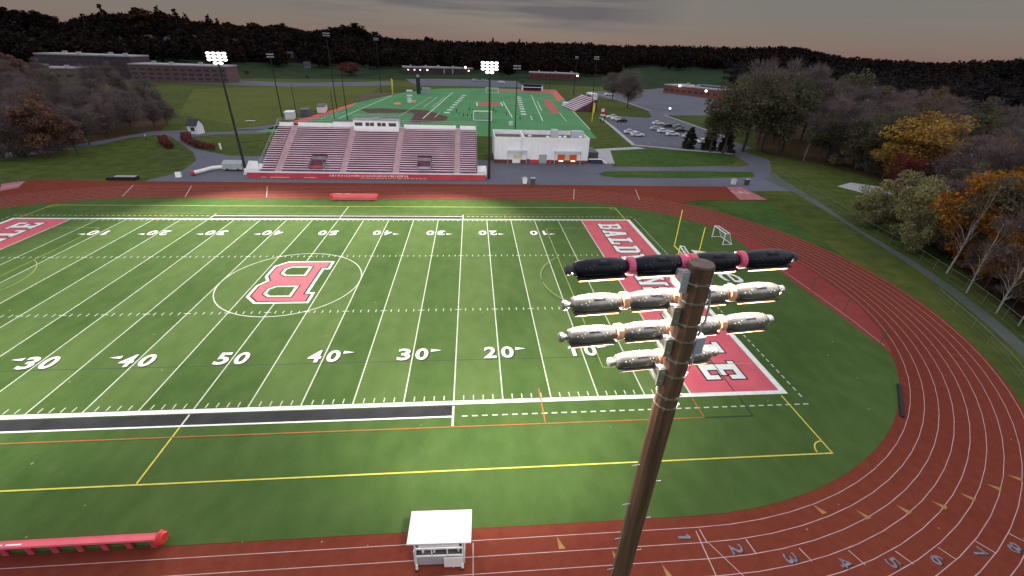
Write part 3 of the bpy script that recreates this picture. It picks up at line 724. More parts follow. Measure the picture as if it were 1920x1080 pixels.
def spot(name, loc, aim, power, ang=95, blend=0.9, col=(1.0, 0.95, 0.86)):
    l = bpy.data.lights.new(name, 'SPOT'); l.energy = power; l.spot_size = R(ang); l.spot_blend = blend; l.color = col; l.shadow_soft_size = 1.0
    o = bpy.data.objects.new(name, l); link(o); o.location = loc
    d = Vector(aim) - Vector(loc); o.rotation_euler = d.to_track_quat('-Z', 'Y').to_euler()
    return o
PW = 180000
spot('pole_lamp_light', (28.3, -48.3, 24.6), (26, -3, 0), PW * 0.62, 88)
spot('pole_lamp_light', (-28.9, -48.3, 24.6), (-14, 5, 0), PW * 0.62, 84)
spot('pole_lamp_light', (-30.0, 56.4, 24.6), (-12, -2, 0), PW * 1.42, 80)
spot('pole_lamp_light', (28.7, 53.0, 24.6), (7, -1, 0), PW * 1.25, 82)

# poles of the practice field behind
GQ = 'dark poles round the practice field'
def light_mast(label, x, y, h, head=True, yaw=0.0, r=0.22):
    t = thing('light_mast' if head else 'net_pole', label, 'light mast' if head else 'net pole', (x, y, 0), yaw, GQ)
    mb = MB(); mb.tube([(0, 0, -0.05), (0, 0, h)], [r, r * 0.62], 8); mb.build('pole_shaft', M['pole_black'], t)
    if head:
        for k, z in enumerate((h - 0.3, h - 1.2)):
            mb = MB(); mb.tube([(-1.5, 0, z), (1.5, 0, z)], 0.05, 6); arm = mb.build('crossarm', M['steel'], t)
            for xx in (-1.2, -0.4, 0.4, 1.2):
                mb = MB(); vs, fs = lathe_x([(-0.33, 0.10), (-0.2, 0.24), (0.2, 0.24), (0.33, 0.10)], 10)
                mb.add([(xx + a, b - 0.15, z + c) for a, b, c in vs], fs); mb.build('floodlight', M['grey'], t)
    return t
light_mast('tall dark light mast behind the dugout, leftmost on the practice field', -51.1, 139.7, 24.1, True, R(60))
light_mast('short black net pole beside the dugouts, first right of the leftmost mast', -46.7, 143.3, 13.4, False, r=0.16)
light_mast('short black net pole rising from the red sideline strip', -33.7, 149.9, 10.8, False, r=0.16)
light_mast('thin black pole rising behind the grandstand, left of the press box', -23.8, 132.4, 18.0, False, r=0.2)
light_mast('tallest dark light mast in the grass left of the practice field', -40.3, 179.5, 32.2, True, R(30))
light_mast('far dark light mast by the yellow foul pole left of the practice field', -34.0, 263.8, 31.6, True, R(10))
light_mast('dark light mast rising behind the white building roof', 42.1, 130.3, 23.2, True, R(200))
light_mast('dark light mast beside the small bleachers', 88.4, 193.0, 26.4, True, R(-50))
light_mast('far dark light mast behind the small bleachers', 99.0, 290.4, 25.0, True, R(-60))
light_mast('thin dark pole far behind the practice field goal', 88.0, 335.0, 14.0, False, r=0.16)

# ------------------------------------------------------------------ grandstand
GS = thing('grandstand', 'large striped metal grandstand with a white press box facing the lit field', 'grandstand', (0, 0, 0))
def gs(mb, name, m, parent=GS, smooth=False): return mb.build(name, m, parent, smooth=smooth)
NROW, RUN, RISE, YF, ZF = 21, 0.77, 0.375, 55.4, 1.15
XL, XR = -26.0, 25.8
AIS = [(-22.6, -21.0), (-7.4, -5.9), (5.2, 6.7), (20.2, 21.7)]
VOM = [(-14.9, -11.2), (11.0, 14.5)]
secs = [(XL, AIS[0][0]), (AIS[0][1], AIS[1][0]), (AIS[1][1], AIS[2][0]), (AIS[2][1], AIS[3][0]), (AIS[3][1], XR)]
mb = MB(); mb.box((0, 52.95, 0.62), (56.0, 0.25, 1.24)); wall = gs(mb, 'front_wall', M['redwall'])
mb = MB(); x = -9.2
random.seed(3)
while x < 9.0:
    w = random.choice((0.28, 0.34, 0.4, 0.22))
    mb.box((x + w / 2, 52.815, 0.78), (w, 0.02, random.choice((0.42, 0.5, 0.36)))); x += w + random.choice((0.12, 0.16, 0.3))
x = -2.0
while x < 13.5:
    w = random.choice((0.5, 0.8, 1.1)); mb.box((x + w / 2, 52.815, 0.25), (w, 0.02, 0.13)); x += w + 0.25
for a, b in ((-25.0, -23.6), (-23.0, -18.6), (-15.2, -12.4)): mb.box(((a + b) / 2, 52.815, 0.25), (b - a, 0.02, 0.13))
gs(mb, 'banner_lettering', mat('pale_lettering', (0.66, 0.40, 0.40), 0.7, 0.25, 1.5), wall)
mb = MB(); mb.box((0, 54.1, 1.08), (56.2, 2.0, 0.10)); gs(mb, 'walkway', mat('walkway_deck', (0.56, 0.55, 0.60), 0.5, 0.1, 0.6))
mb = MB()
for a, b in secs:
    prof = []
    for i in range(NROW):
        y = YF + i * RUN; z = ZF + i * RISE
        prof += [(y, z - (RISE if i else 0.1)), (y, z)]
    prof += [(YF + NROW * RUN, ZF + (NROW - 1) * RISE), (YF + NROW * RUN, ZF + (NROW - 1) * RISE - 0.5), (YF + 0.6, ZF - 0.5)]
    mb.extrude_x(prof, a + 0.01, b - 0.01)
gs(mb, 'seating_deck', M['riser'])
for a, b in secs:
    mb = MB()
    for i in range(NROW):
        y = YF + i * RUN; z = ZF + i * RISE
        spans = [(a, b)]
        if 1 <= i <= 6:
            for v0, v1 in VOM:
                if a < v0 and b > v1: spans = [(a, v0), (v1, b)]
        for p, q in spans:
            mb.box(((p + q) / 2, y + 0.22, z + 0.42), (q - p - 0.06, 0.40, 0.07))
    gs(mb, 'bench_section', M['seat'])
for a, b in AIS:
    mb = MB(); prof = []
    for i in range(NROW * 2):
        y = YF - 0.1 + i * RUN / 2; z = ZF + i * RISE / 2
        prof += [(y, z - (RISE / 2 if i else 0.1)), (y, z + 0.19)] if i else [(y, z - 0.1), (y, z + 0.19)]
        if i: prof[-2] = (y, z + 0.19 - RISE / 2)
    yt = YF - 0.1 + NROW * RUN; prof += [(yt, ZF + NROW * RISE - RISE / 2 + 0.19), (yt, ZF + NROW * RISE - 0.9), (YF + 0.6, ZF - 0.5)]
    mb.extrude_x(prof, a, b)
    ais = gs(mb, 'aisle_stairs', M['aisle'])
    xm = (a + b) / 2
    mb = MB(); mb.tube([(xm, YF + 0.2, ZF + 1.0), (xm, YF + NROW * RUN - 1, ZF + (NROW - 1) * RISE + 0.95)], 0.03, 6)
    for k in range(0, NROW, 4): mb.tube([(xm, YF + k * RUN + 0.3, ZF + k * RISE), (xm, YF + k * RUN + 0.3, ZF + k * RISE + 1.05)], 0.03, 6)
    gs(mb, 'handrail', M['grey'], ais)
YT, ZT = YF + NROW * RUN, ZF + NROW * RISE
mb = MB()
for a, b in ((XL, -22.4), (-21.2, -6.6), (6.4, 20.4), (21.5, XR)): mb.box(((a + b) / 2, YT + 0.75, ZT + 0.38), (b - a, 0.10, 0.75))
mb.box((0, YT + 0.4, ZT - 0.2), (XR - XL, 1.0, 0.08))
gs(mb, 'rear_wall', M['wht'])
mb = MB(); mb.box((0, YT - 0.06, ZT + 0.09), (XR - XL, 0.36, 0.06)); gs(mb, 'top_bench', M['wht'])
mb = MB()
for z in (1.55, 1.1):
    mb.tube([(XL - 0.15, YF, ZF + z), (XL - 0.15, YT + 0.7, ZT + z)], 0.035, 6); mb.tube([(XR + 0.15, YF, ZF + z), (XR + 0.15, YT + 0.7, ZT + z)], 0.035, 6)
    mb.tube([(XL - 0.15, YT + 0.8, ZT + z + 0.2), (-12.2, YT + 0.8, ZT + z + 0.2)], 0.04, 6); mb.tube([(5.6, YT + 0.8, ZT + z + 0.2), (XR + 0.15, YT + 0.8, ZT + z + 0.2)], 0.04, 6)
for x in np.linspace(XL - 0.15, -12.2, 6).tolist() + np.linspace(5.6, XR + 0.15, 8).tolist(): mb.tube([(x, YT + 0.8, ZT - 0.3), (x, YT + 0.8, ZT + 1.75)], 0.035, 6)
for s in (XL - 0.15, XR + 0.15):
    for k in range(0, NROW + 1, 3): mb.tube([(s, YF + k * RUN, ZF + k * RISE - 0.4), (s, YF + k * RUN, ZF + k * RISE + 1.55)], 0.03, 6)
mb.tube([(-28, 53.2, 1.9), (28, 53.2, 1.9)], 0.02, 6)
for x in np.linspace(-28, 28, 20): mb.tube([(x, 53.2, 1.1), (x, 53.2, 1.9)], 0.022, 6)
gs(mb, 'guard_rail', M['grey'])
mb = MB()
for x in np.linspace(XL + 0.3, XR - 0.3, 14):
    for y in (58.5, 64.0, 70.8): mb.tube([(x, y, -0.05), (x, y, ZF + (y - YF) / RUN * RISE - 0.6)], 0.09, 6)
gs(mb, 'support_columns', M['grey'])
for (a, b), c in zip(VOM, (M['redwall'], M['grey'])):
    mb = MB()
    mb.box((a + 0.05, 57.9, 1.9), (0.10, 4.2, 1.9), mi=1); mb.box((b - 0.05, 57.9, 1.9), (0.10, 4.2, 1.9), mi=1)
    mb.box(((a + b) / 2, 59.6, 3.05), (b - a - 0.24, 0.10, 1.5), mi=1)
    mb.box(((a + b) / 2, 57.4, 2.0), (b - a - 0.24, 4.0, 0.08), mi=2)
    vo = gs(mb, 'stair_opening', [M['wht'], mat('grey_violet', (0.22, 0.20, 0.25), 0.7, 0.15, 1), c])
    mb = MB(); mb.tube([(a, 55.8, 2.4), (a, 55.8, 4.1), (b, 55.8, 4.1), (b, 55.8, 2.4)], 0.04, 6); mb.tube([(a, 59.9, 4.4), (b, 59.9, 4.4)], 0.04, 6)
    gs(mb, 'handrail', M['grey'], vo)
# press box
mb = MB(); mb.box((-0.55, YT + 0.05, ZT + 0.55), (11.7, 3.0, 2.75)); pb = gs(mb, 'press_box', M['wht_cool'])
y0 = YT + 0.05 - 1.5
for cx, w in ((-5.0, 1.9), (-2.75, 0.95), (-1.55, 0.95), (0.3, 0.95), (1.5, 0.95), (3.75, 1.9)):
    mb = MB(); mb.box((cx, y0 - 0.02, ZT + 0.95), (w + 0.12, 0.03, 0.92)); wn = gs(mb, 'window', M['grey'], pb)
    mb = MB(); mb.box((cx, y0 - 0.045, ZT + 0.95), (w, 0.02, 0.80)); gs(mb, 'pane', M['glass'], pb)
mb = MB(); mb.box((-0.55, YT + 0.05, ZT + 2.0), (12.1, 3.4, 0.16)); gs(mb, 'roof', M['roof_lt'], pb)
mb = MB()
for y in (y0 + 0.1, YT + 1.5):
    mb.tube([(-6.2, y, ZT + 3.0), (5.1, y, ZT + 3.0)], 0.04, 6)
    for x in np.linspace(-6.2, 5.1, 6): mb.tube([(x, y, ZT + 2.05), (x, y, ZT + 3.0)], 0.035, 6)
mb.box((-0.6, YT, ZT + 2.3), (1.4, 0.8, 0.35)); mb.tube([(0.1, YT, ZT + 2.4), (0.1, YT, ZT + 4.0)], 0.03, 6)
gs(mb, 'roof_rail', M['grey'], pb)
mb = MB(); mb.box((-9.3, YT + 0.9, ZT + 0.35), (5.4, 1.6, 1.9)); gs(mb, 'storage_box', M['wht_cool'])
mb = MB(); mb.box((-9.2, YT + 0.9, ZT + 1.36), (5.8, 2.0, 0.12)); gs(mb, 'storage_roof', M['dgrey'])
# side ramps
mb = MB(); mb.extrude_y([(-30.4, 0), (-26.6, 0), (-26.4, 3.2), (-28.4, 3.3)], 56.0, 56.2); mb.box((-28.2, 58.4, 1.2), (3.2, 4.4, 0.12), rx=R(9)); mb.box((-29.8, 57.6, 0.6), (0.1, 4.0, 1.6)); gs(mb, 'side_ramp', M['wht_cool'])
mb = MB(); mb.box((27.2, 58.2, 1.3), (2.3, 4.4, 0.12), rx=R(12)); mb.box((28.3, 57.8, 1.0), (0.1, 4.0, 1.7)); mb.box((27.2, 55.9, 0.8), (2.2, 0.1, 1.2)); gs(mb, 'side_ramp', M['wht'])

# ------------------------------------------------------------------ white building
WB = thing('field_house', 'long white flat roofed building with brick base and orange shutters right of the grandstand', 'building', (0, 0, 0))
def wb(mb, name, m, parent=WB): return mb.build(name, m, parent)
BX0, BX1, BY0, BY1, BH = 31.0, 58.0, 72.0, 84.6, 7.1
mb = MB(); mb.box(((BX0 + BX1) / 2, (BY0 + BY1) / 2, 3.35), (BX1 - BX0, BY1 - BY0, 4.7 + 0.1)); wb(mb, 'wall', M['wht_cool'])
mb = MB(); mb.box(((BX0 + BX1) / 2, (BY0 + BY1) / 2, 0.45), (BX1 - BX0 + 0.06, BY1 - BY0 + 0.06, 1.0)); wb(mb, 'brick_base', M['brick'])
mb = MB()
mb.box(((BX0 + BX1) / 2, BY0 + 0.13, 6.42), (BX1 - BX0, 0.26, 1.36)); mb.box(((BX0 + BX1) / 2, BY1 - 0.13, 6.42), (BX1 - BX0, 0.26, 1.36))
mb.box((BX0 + 0.13, (BY0 + BY1) / 2, 6.42), (0.26, BY1 - BY0 - 0.52, 1.36)); mb.box((BX1 - 0.13, (BY0 + BY1) / 2, 6.42), (0.26, BY1 - BY0 - 0.52, 1.36))
mb.box((39.4, (BY0 + BY1) / 2, 6.3), (0.5, BY1 - BY0 - 0.52, 1.1))
wb(mb, 'parapet', M['wht'])
mb = MB(); mb.box(((BX0 + BX1) / 2, (BY0 + BY1) / 2, 5.82), (BX1 - BX0 - 0.5, BY1 - BY0 - 0.5, 0.1)); rf = wb(mb, 'roof', M['roof'])
for x, y in ((41.5, 77.5), (46.6, 76.0), (50.2, 76.4), (51.8, 76.8), (56.4, 77.0)):
    mb = MB(); mb.tube([(x, y, 5.86), (x, y, 6.5)], 0.28, 10); mb.tube([(x, y, 6.5), (x, y, 6.75), (x, y, 6.95)], [0.55, 0.5, 0.15], 12); wb(mb, 'roof_vent', M['wht'], rf)
for x, y, w, h in ((49.0, 79.0, 2.0, 2.3), (56.0, 80.0, 3.6, 1.9)):
    mb = MB(); mb.box((x, y, 5.86 + h / 2), (w, 2.4, h)); mb.box((x, y, 5.86 + h + 0.06), (w * 0.8, 1.8, 0.12)); wb(mb, 'air_unit', M['canopy'], rf)
for x0, x1 in ((34.7, 40.2), (48.1, 55.8)):
    mb = MB(); n = 10; xm, hw = (x0 + x1) / 2, (x1 - x0) / 2
    poly = [(x0, 71.99)] + [(xm - hw * math.cos(PI * k / n), 71.9 - 1.35 * math.sin(PI * k / n) ** 0.6) for k in range(n + 1)] + [(x1, 71.99)]
    mb.prism(poly, 3.1, 3.55); ca = wb(mb, 'canopy', M['canopy'])
    mb = MB(); mb.tube([(x0 + 0.1, 71.3, 0), (x0 + 0.1, 71.3, 3.1)], 0.07, 6); mb.tube([(x1 - 0.1, 71.3, 0), (x1 - 0.1, 71.3, 3.1)], 0.07, 6); wb(mb, 'canopy_post', M['canopy'], ca)
mb = MB(); mb.box((37.3, 71.93, 1.15), (2.3, 0.08, 2.3)); wb(mb, 'door', M['wht'])
mb = MB(); mb.box((37.3, 71.87, 1.75), (1.8, 0.05, 0.9)); wb(mb, 'ticket_window', M['cream'])
mb = MB(); mb.box((44.9, 71.93, 1.25), (2.3, 0.08, 2.5)); wb(mb, 'door', M['teal'])
for x in (50.2, 53.7):
    mb = MB(); mb.box((x, 71.93, 1.65), (2.1, 0.1, 1.7)); sh = wb(mb, 'shutter', M['orange_sh'])
    mb = MB(); mb.box((x, 71.85, 0.78), (1.2, 0.12, 0.10)); wb(mb, 'counter_light', M['lamp_warm'], sh)
mb = MB(); mb.box((51.95, 71.93, 1.65), (1.2, 0.08, 1.3)); wb(mb, 'menu_panel', M['cream'])
mb = MB(); mb.box((40.6, 71.6, 0.6), (0.9, 0.7, 1.2)); tag(mb.build('waste_bin', M['dgrey']), 'dark waste bin against the brick base of the white building', 'bin')
mb = MB(); mb.box((42.3, 71.65, 0.55), (3.0, 0.2, 1.0)); wb(mb, 'wall_panel', M['redwall'])
mb = MB(); mb.box((47.0, 71.65, 0.55), (0.7, 0.6, 1.1)); tag(mb.build('waste_bin', M['redwall']), 'dark red bin right of the grey door of the white building', 'bin')
# stair shelter at its right end
t = thing('stair_shelter', 'dark stair shelter with white curved rail at the right end of the white building', 'shelter', (0, 0, 0))
mb = MB(); mb.box((60.3, 79.5, 1.3), (3.4, 8.0, 2.6)); mb.build('body', M['dgrey'], t)
mb = MB(); mb.tube([(58.4, 72.3, 1.3), (62.2, 72.3, 1.3), (63.6, 71.6, 0.3)], 0.16, 8); mb.build('rail', M['wht'], t)
mb = MB(); mb.box((61.0, 72.9, 0.6), (3.6, 0.6, 1.1)); mb.build('planter', mat('dark_blue_panel', (0.05, 0.04, 0.10), 0.6, 0.2, 1), t)
structure_flat('concrete_walk', [(58.3, 88), (63.5, 73.0), (66.5, 73.0), (70.5, 92), (84, 96), (82, 99), (60, 92)], -0.008, M['concrete'])
t = tag(MB().box((40.5, 133.0, 2.0), (1.6, 0.4, 1.6)).build('sign_panel', M['wht']), 'small white square panel behind the white building roof', 'panel')

# ------------------------------------------------------------------ things on and around the field
t = thing('judges_stand', 'small white wheeled judges stand with flat roof on the near straight of the track', 'judges stand', (22.55, -38.3, 0), R(-1.5))
def jb(c, s, name, m, par=t, rx=0.0):
    mb = MB(); mb.box(c, s, rx=rx); return mb.build(name, m, par)
rfo = jb((0.05, -0.05, 2.62), (3.85, 2.15, 0.09), 'roof', M['wht'])
mb = MB()
for x in (-1.45, 1.45):
    for y in (-1.0, 0.95): mb.box((x, y, 1.45), (0.09, 0.09, 2.3))
mb.box((0, -1.02, 1.98), (2.9, 0.07, 0.12)); mb.box((0, -1.02, 1.22), (2.9, 0.07, 0.10)); mb.box((-0.45, -1.02, 1.6), (0.07, 0.06, 0.66)); mb.box((0.5, -1.02, 1.6), (0.07, 0.06, 0.66))
mb.build('frame', M['wht'], t)
jb((0, 0.95, 1.5), (2.82, 0.05, 1.9), 'rear_wall', M['wht_cool'])
jb((0, -0.55, 1.16), (2.8, 0.9, 0.05), 'counter', M['dgrey'])
jb((0, -0.95, 2.28), (2.5, 0.05, 0.42), 'fascia', M['wht_cool'])
jb((0, -1.0, 0.72), (2.82, 0.05, 0.80), 'front_panel', M['grey'])
jb((0, -0.02, 0.30), (2.9, 1.95, 0.08), 'floor_deck', M['grey'])
mb = MB(); mb.box((0.85, -1.16, 0.72), (1.15, 0.05, 0.95)); mb.box((0.85, -1.19, 0.22), (0.05, 0.03, 0.05)); sb = mb.build('notice_board', M['wht'], t)
mb = MB(); mb.extrude_x([(-1.05, 0.35), (0.9, 0.35), (0.9, 1.3), (-1.05, 1.75)], 1.52, 1.56); mb.build('side_panel', M['wht'], t)
mb = MB(); mb.extrude_x([(-1.05, 0.35), (0.9, 0.35), (0.9, 1.3), (-1.05, 1.75)], -1.56, -1.52); mb.build('side_panel', M['wht'], t)
for x in (-1.42, 1.42):
    for y in (-1.2, 0.95):
        mb = MB(); mb.tube([(x, y, 0.18), (x, y * 0.95, 0.5)], [0.09, 0.07], 8); w_ = mb.build('leg', M['wht'], t)
        mb = MB(); mb.tube([(x - 0.06, y, 0.12), (x + 0.06, y, 0.12)], 0.12, 12); mb.build('wheel', M['blk'], w_)
for x in (-1.05, -0.35, 1.15):
    mb = MB(); mb.tube([(x, -0.75, 1.19), (x, -0.75, 1.36)], [0.07, 0.08], 10); o = mb.build('cup', M['wht']); o.parent = None
    o.location = (22.55, -38.3, 0)
    tag(o, {-1.05: 'white cup at the left end of the judges stand counter', -0.35: 'white cup in the middle opening of the judges stand', 1.15: 'white cup at the right end of the judges stand counter'}[x], 'cup', 'cups on the judges stand counter')

def bench(label, x0, x1, y, face, loc_z=0.0):
    """long padded team bench; face = +1 looks to +y"""
    t = thing('team_bench', label, 'bench', ((x0 + x1) / 2, y, 0), 0 if face > 0 else PI, 'red team benches on both sides of the field')
    L2 = (x1 - x0) / 2
    mb = MB()
    prof = [(-0.10, 1.16), (-0.46, 1.22), (-0.52, 1.14), (-0.44, 1.10), (-0.14, 1.04), (-0.05, 0.55), (0.02, 0.55)]
    mb.extrude_x(prof, -L2, L2); mb.build('backrest', M['red_paint'], t)
    mb = MB(); mb.box((0, 0.22, 0.50), (2 * L2, 0.46, 0.10)); mb.box((0, 0.42, 0.30), (2 * L2, 0.06, 0.34)); mb.build('seat', M['red_paint'], t)
    for s in (-1, 1):
        mb = MB(); ring = []
        cx = s * (L2 + 0.02)
        mb.tube([(cx - 0.06, -0.10, 0.85), (cx + 0.06, -0.10, 0.85)], 0.46, 16)
        mb.tube([(cx - 0.10 * s, -0.10, 0.85), (cx + 0.22 * s, -0.14, 0.83)], [0.46, 0.34], 14)
        mb.build('end_cap', M['red_bright'], t)
    for k in range(7):
        x = -L2 + 0.6 + k * (2 * L2 - 1.2) / 6
        mb = MB(); mb.box((x, -0.16, 0.5), (0.34, 0.08, 1.0)); mb.box((x, 0.12, 0.24), (0.10, 0.5, 0.46)); mb.build('leg', M['red_paint'], t)
    mb = MB()
    for x in (-4.4, -3.3) if face > 0 else (3.2, 1.4):
        if abs(x) < L2: mb.box((x, -0.30, 1.215), (0.9, 0.10, 0.02))
    if mb.f: mb.build('pad_print', M['wht'], t)
bench('long red padded team bench on the near turf edge by the straight', -5.2, 4.75, -36.75, 1)
bench('long red padded team bench on the far edge of the turf below the grandstand', -4.3, 4.8, 36.5, -1)

# football goal posts
def goal_posts(label, s):
    t = thing('goal_post', label, 'goal post', (s * 55.6, 1.1 if s > 0 else 0, 0), 0, 'yellow football goal posts')
    mb = MB(); mb.tube([(s * 2.0, 0, 0), (s * 2.0, 0, 1.9), (s * 1.6, 0, 2.8), (s * 0.7, 0, 3.05), (0, 0, 3.05)], 0.09, 10); mb.build('gooseneck', M['goal'], t)
    mb = MB(); mb.tube([(0, -3.66, 3.05), (0, 3.66, 3.05)], 0.075, 10); mb.build('crossbar', M['goal'], t)
    for y in (-3.62, 3.62):
        mb = MB(); mb.tube([(0, y, 3.0), (0, y, 8.8)], 0.062, 8); mb.build('upright', M['goal'], t)
    mb = MB(); mb.tube([(s * 2.0, 0, 0.02), (s * 2.0, 0, 1.9)], 0.24, 12); mb.build('padding', M['red_paint'], t)
goal_posts('tall yellow football goal post behind the lettered end zone, partly hidden by the lamps', 1)

def soccer_goal(name, label, loc, rz, w=3.6, h=2.1, d=1.5, r=0.07, m=None, net=True, group='portable soccer goals'):
    t = thing(name, label, 'goal', loc, rz, group); m = m or M['wht']
    mb = MB()
    mb.tube([(-w / 2, 0, 0), (-w / 2, 0, h)], r, 8); mb.tube([(w / 2, 0, 0), (w / 2, 0, h)], r, 8); mb.tube([(-w / 2 - r, 0, h), (w / 2 + r, 0, h)], r, 8)
    mb.build('front_frame', m, t)
    mb = MB()
    for s in (-1, 1):
        mb.tube([(s * w / 2, 0, h), (s * w / 2, d * 0.45, h), (s * w / 2, d, 0.06), (s * w / 2, 0, 0.06)], r * 0.8, 6)
    mb.tube([(-w / 2, d, 0.06), (w / 2, d, 0.06)], r * 0.8, 6); mb.tube([(-w / 2, d * 0.45, h), (w / 2, d * 0.45, h)], r * 0.7, 6)
    mb.build('rear_frame', m, t)
    if net:
        mb = MB(); n = int(w / 0.3)
        for k in range(n + 1):
            x = -w / 2 + k * w / n; mb.tube([(x, d * 0.45, h), (x, d, 0.06)], 0.014, 4, cap=False)
        for k in range(7):
            q = k / 6; mb.tube([(-w / 2, d * 0.45 + q * d * 0.55, h + q * (0.06 - h)), (w / 2, d * 0.45 + q * d * 0.55, h + q * (0.06 - h))], 0.014, 4, cap=False)
        mb.build('net', M['net'], t)
    return t
soccer_goal('soccer_goal', 'white soccer goal standing on the turf beside the right bend of the track', (68.0, 14.0, 0.012), R(-88), 3.6, 2.1, 1.7, 0.09)
soccer_goal('soccer_goal', 'small white goal half hidden behind the top lamp row, under the yellow upright', (57.6, 5.6, 0.012), R(-100), 3.4, 1.9, 1.4, 0.10)
soccer_goal('soccer_goal', 'large white netted soccer goal at the near end of the practice field', (29.5, 155.8, -0.02), R(180), 8.0, 3.6, 2.4, 0.22)
soccer_goal('soccer_goal', 'white soccer goal at the far end of the practice field', (39.2, 285.0, -0.02), 0, 8.6, 3.4, 2.4, 0.24, net=False)

# bins, signs, small things along the straight
def wheelie(label, x, y, m, s=1.0):
    t = thing('waste_bin', label, 'bin', (x, y, 0), 0.1, 'bins along the asphalt edge')
    mb = MB(); vs = [(-.36, -.36, .08), (.36, -.36, .08), (.36, .36, .08), (-.36, .36, .08), (-.45, -.45, 1.25), (.45, -.45, 1.25), (.45, .45, 1.25), (-.45, .45, 1.25)]
    mb.add([(a * s, b * s, c * s) for a, b, c in vs], [(3, 2, 1, 0), (0, 1, 5, 4), (1, 2, 6, 5), (2, 3, 7, 6), (3, 0, 4, 7), (4, 5, 6, 7)]); mb.build('body', m, t)
    mb = MB(); mb.box((0, 0, 1.29 * s), (0.98 * s, 1.0 * s, 0.08)); mb.build('lid', M['grey'], t)
wheelie('white bin on the asphalt edge below the white building', 37.4, 50.2, M['wht'], 1.15)
wheelie('dark bin beside the white bin below the white building', 39.4, 50.0, M['dgrey'], 1.15)
wheelie('white bin at the right end of the asphalt strip by the gate', 91.2, 51.2, M['wht'], 1.1)
wheelie('dark bin at the right end of the asphalt strip by the gate', 94.8, 51.3, M['dgrey'], 1.1)
t = thing('sandwich_board', 'small white folding sign on the asphalt left of the grandstand', 'sign', (-43.4, 53.0, 0), 0.2)
mb = MB(); mb.box((0, -0.2, 0.6), (1.2, 0.06, 1.2), rx=R(-14)); mb.build('panel', M['wht'], t)
mb = MB(); mb.box((0, 0.2, 0.6), (1.2, 0.06, 1.2), rx=R(14)); mb.build('panel', M['wht'], t)
t = thing('white_barrier', 'long curved white barrier on the asphalt left of the grandstand', 'barrier', (0, 0, 0))
mb = MB(); mb.tube([(-41.0, 54.8, 0.6), (-40.0, 57.0, 0.6), (-39.2, 59.6, 0.6), (-37.8, 60.6, 0.6), (-36.3, 60.7, 0.6)], 0.42, 10); mb.build('tube', M['wht'], t)
mb = MB(); mb.tube([(-41.5, 54.4, 0.5), (-40.9, 54.9, 0.6)], [0.6, 0.55], 10); mb.build('end_roll', M['redwall'], t)
t = thing('equipment_cover', 'grey green covered equipment trailer left of the grandstand', 'trailer', (-34.2, 60.6, 0))
mb = MB(); mb.extrude_x([(-1.4, 0.35), (1.5, 0.35), (1.6, 2.0), (0.0, 2.35), (-1.4, 1.7)], -2.3, 2.3); mb.build('cover', M['tarp'], t)
for x in (-1.3, 1.3):
    for y in (-1.3, 1.3):
        mb = MB(); mb.tube([(x, y - 0.1, 0.3), (x, y + 0.1, 0.3)], 0.3, 12); mb.build('wheel', M['blk'], t)
t = thing('landing_mat', 'low dark landing mat with pale top on the grass by the left bend', 'mat', (-54, 50.6, 0), 0.02)
mb = MB(); mb.box((0, 0, 0.3), (6.0, 1.6, 0.6)); mb.build('body', M['blk'], t)
mb = MB(); mb.box((0.5, 0.3, 0.64), (4.4, 1.0, 0.06)); mb.build('top_cover', M['grey'], t)
# crowd barrier posts along the right end of the infield (low dark board)
t = thing('drain_board', 'long thin dark board lying on the turf edge inside the right bend', 'board', (66.2, -26.3, 0.03), R(50))
mb = MB(); mb.box((0, 0, 0.06), (5.6, 0.35, 0.12)); mb.box((0.1, 0.05, 0.14), (5.0, 0.12, 0.05)); mb.build('plank', M['blk'], t)
# small shed, hedges, signs to the left
t = thing('ticket_shed', 'small white shed with dark gable roof beside the curved drive', 'shed', (-68.2, 109.0, 0), R(-8))
mb = MB(); mb.box((0, 0, 1.5), (3.4, 3.2, 3.0)); mb.extrude_x([(-1.6, 3.0), (1.6, 3.0), (0, 4.6)], -1.7, 1.7); mb.build('wall', M['wht_cool'], t)
mb = MB()
for s in (-1, 1): mb.add([(-1.95, s * 1.95, 2.75), (1.95, s * 1.95, 2.75), (1.95, 0, 4.72), (-1.95, 0, 4.72), (-1.95, s * 1.95, 2.65), (1.95, s * 1.95, 2.65), (1.95, 0, 4.62), (-1.95, 0, 4.62)], [(0, 1, 2, 3), (7, 6, 5, 4), (0, 1, 5, 4), (1, 2, 6, 5), (3, 0, 4, 7)])
mb.build('roof', M['house_roof'], t)
mb = MB(); mb.box((0.1, -1.63, 1.6), (1.3, 0.06, 1.2)); wn = mb.build('window', M['glass'], t)

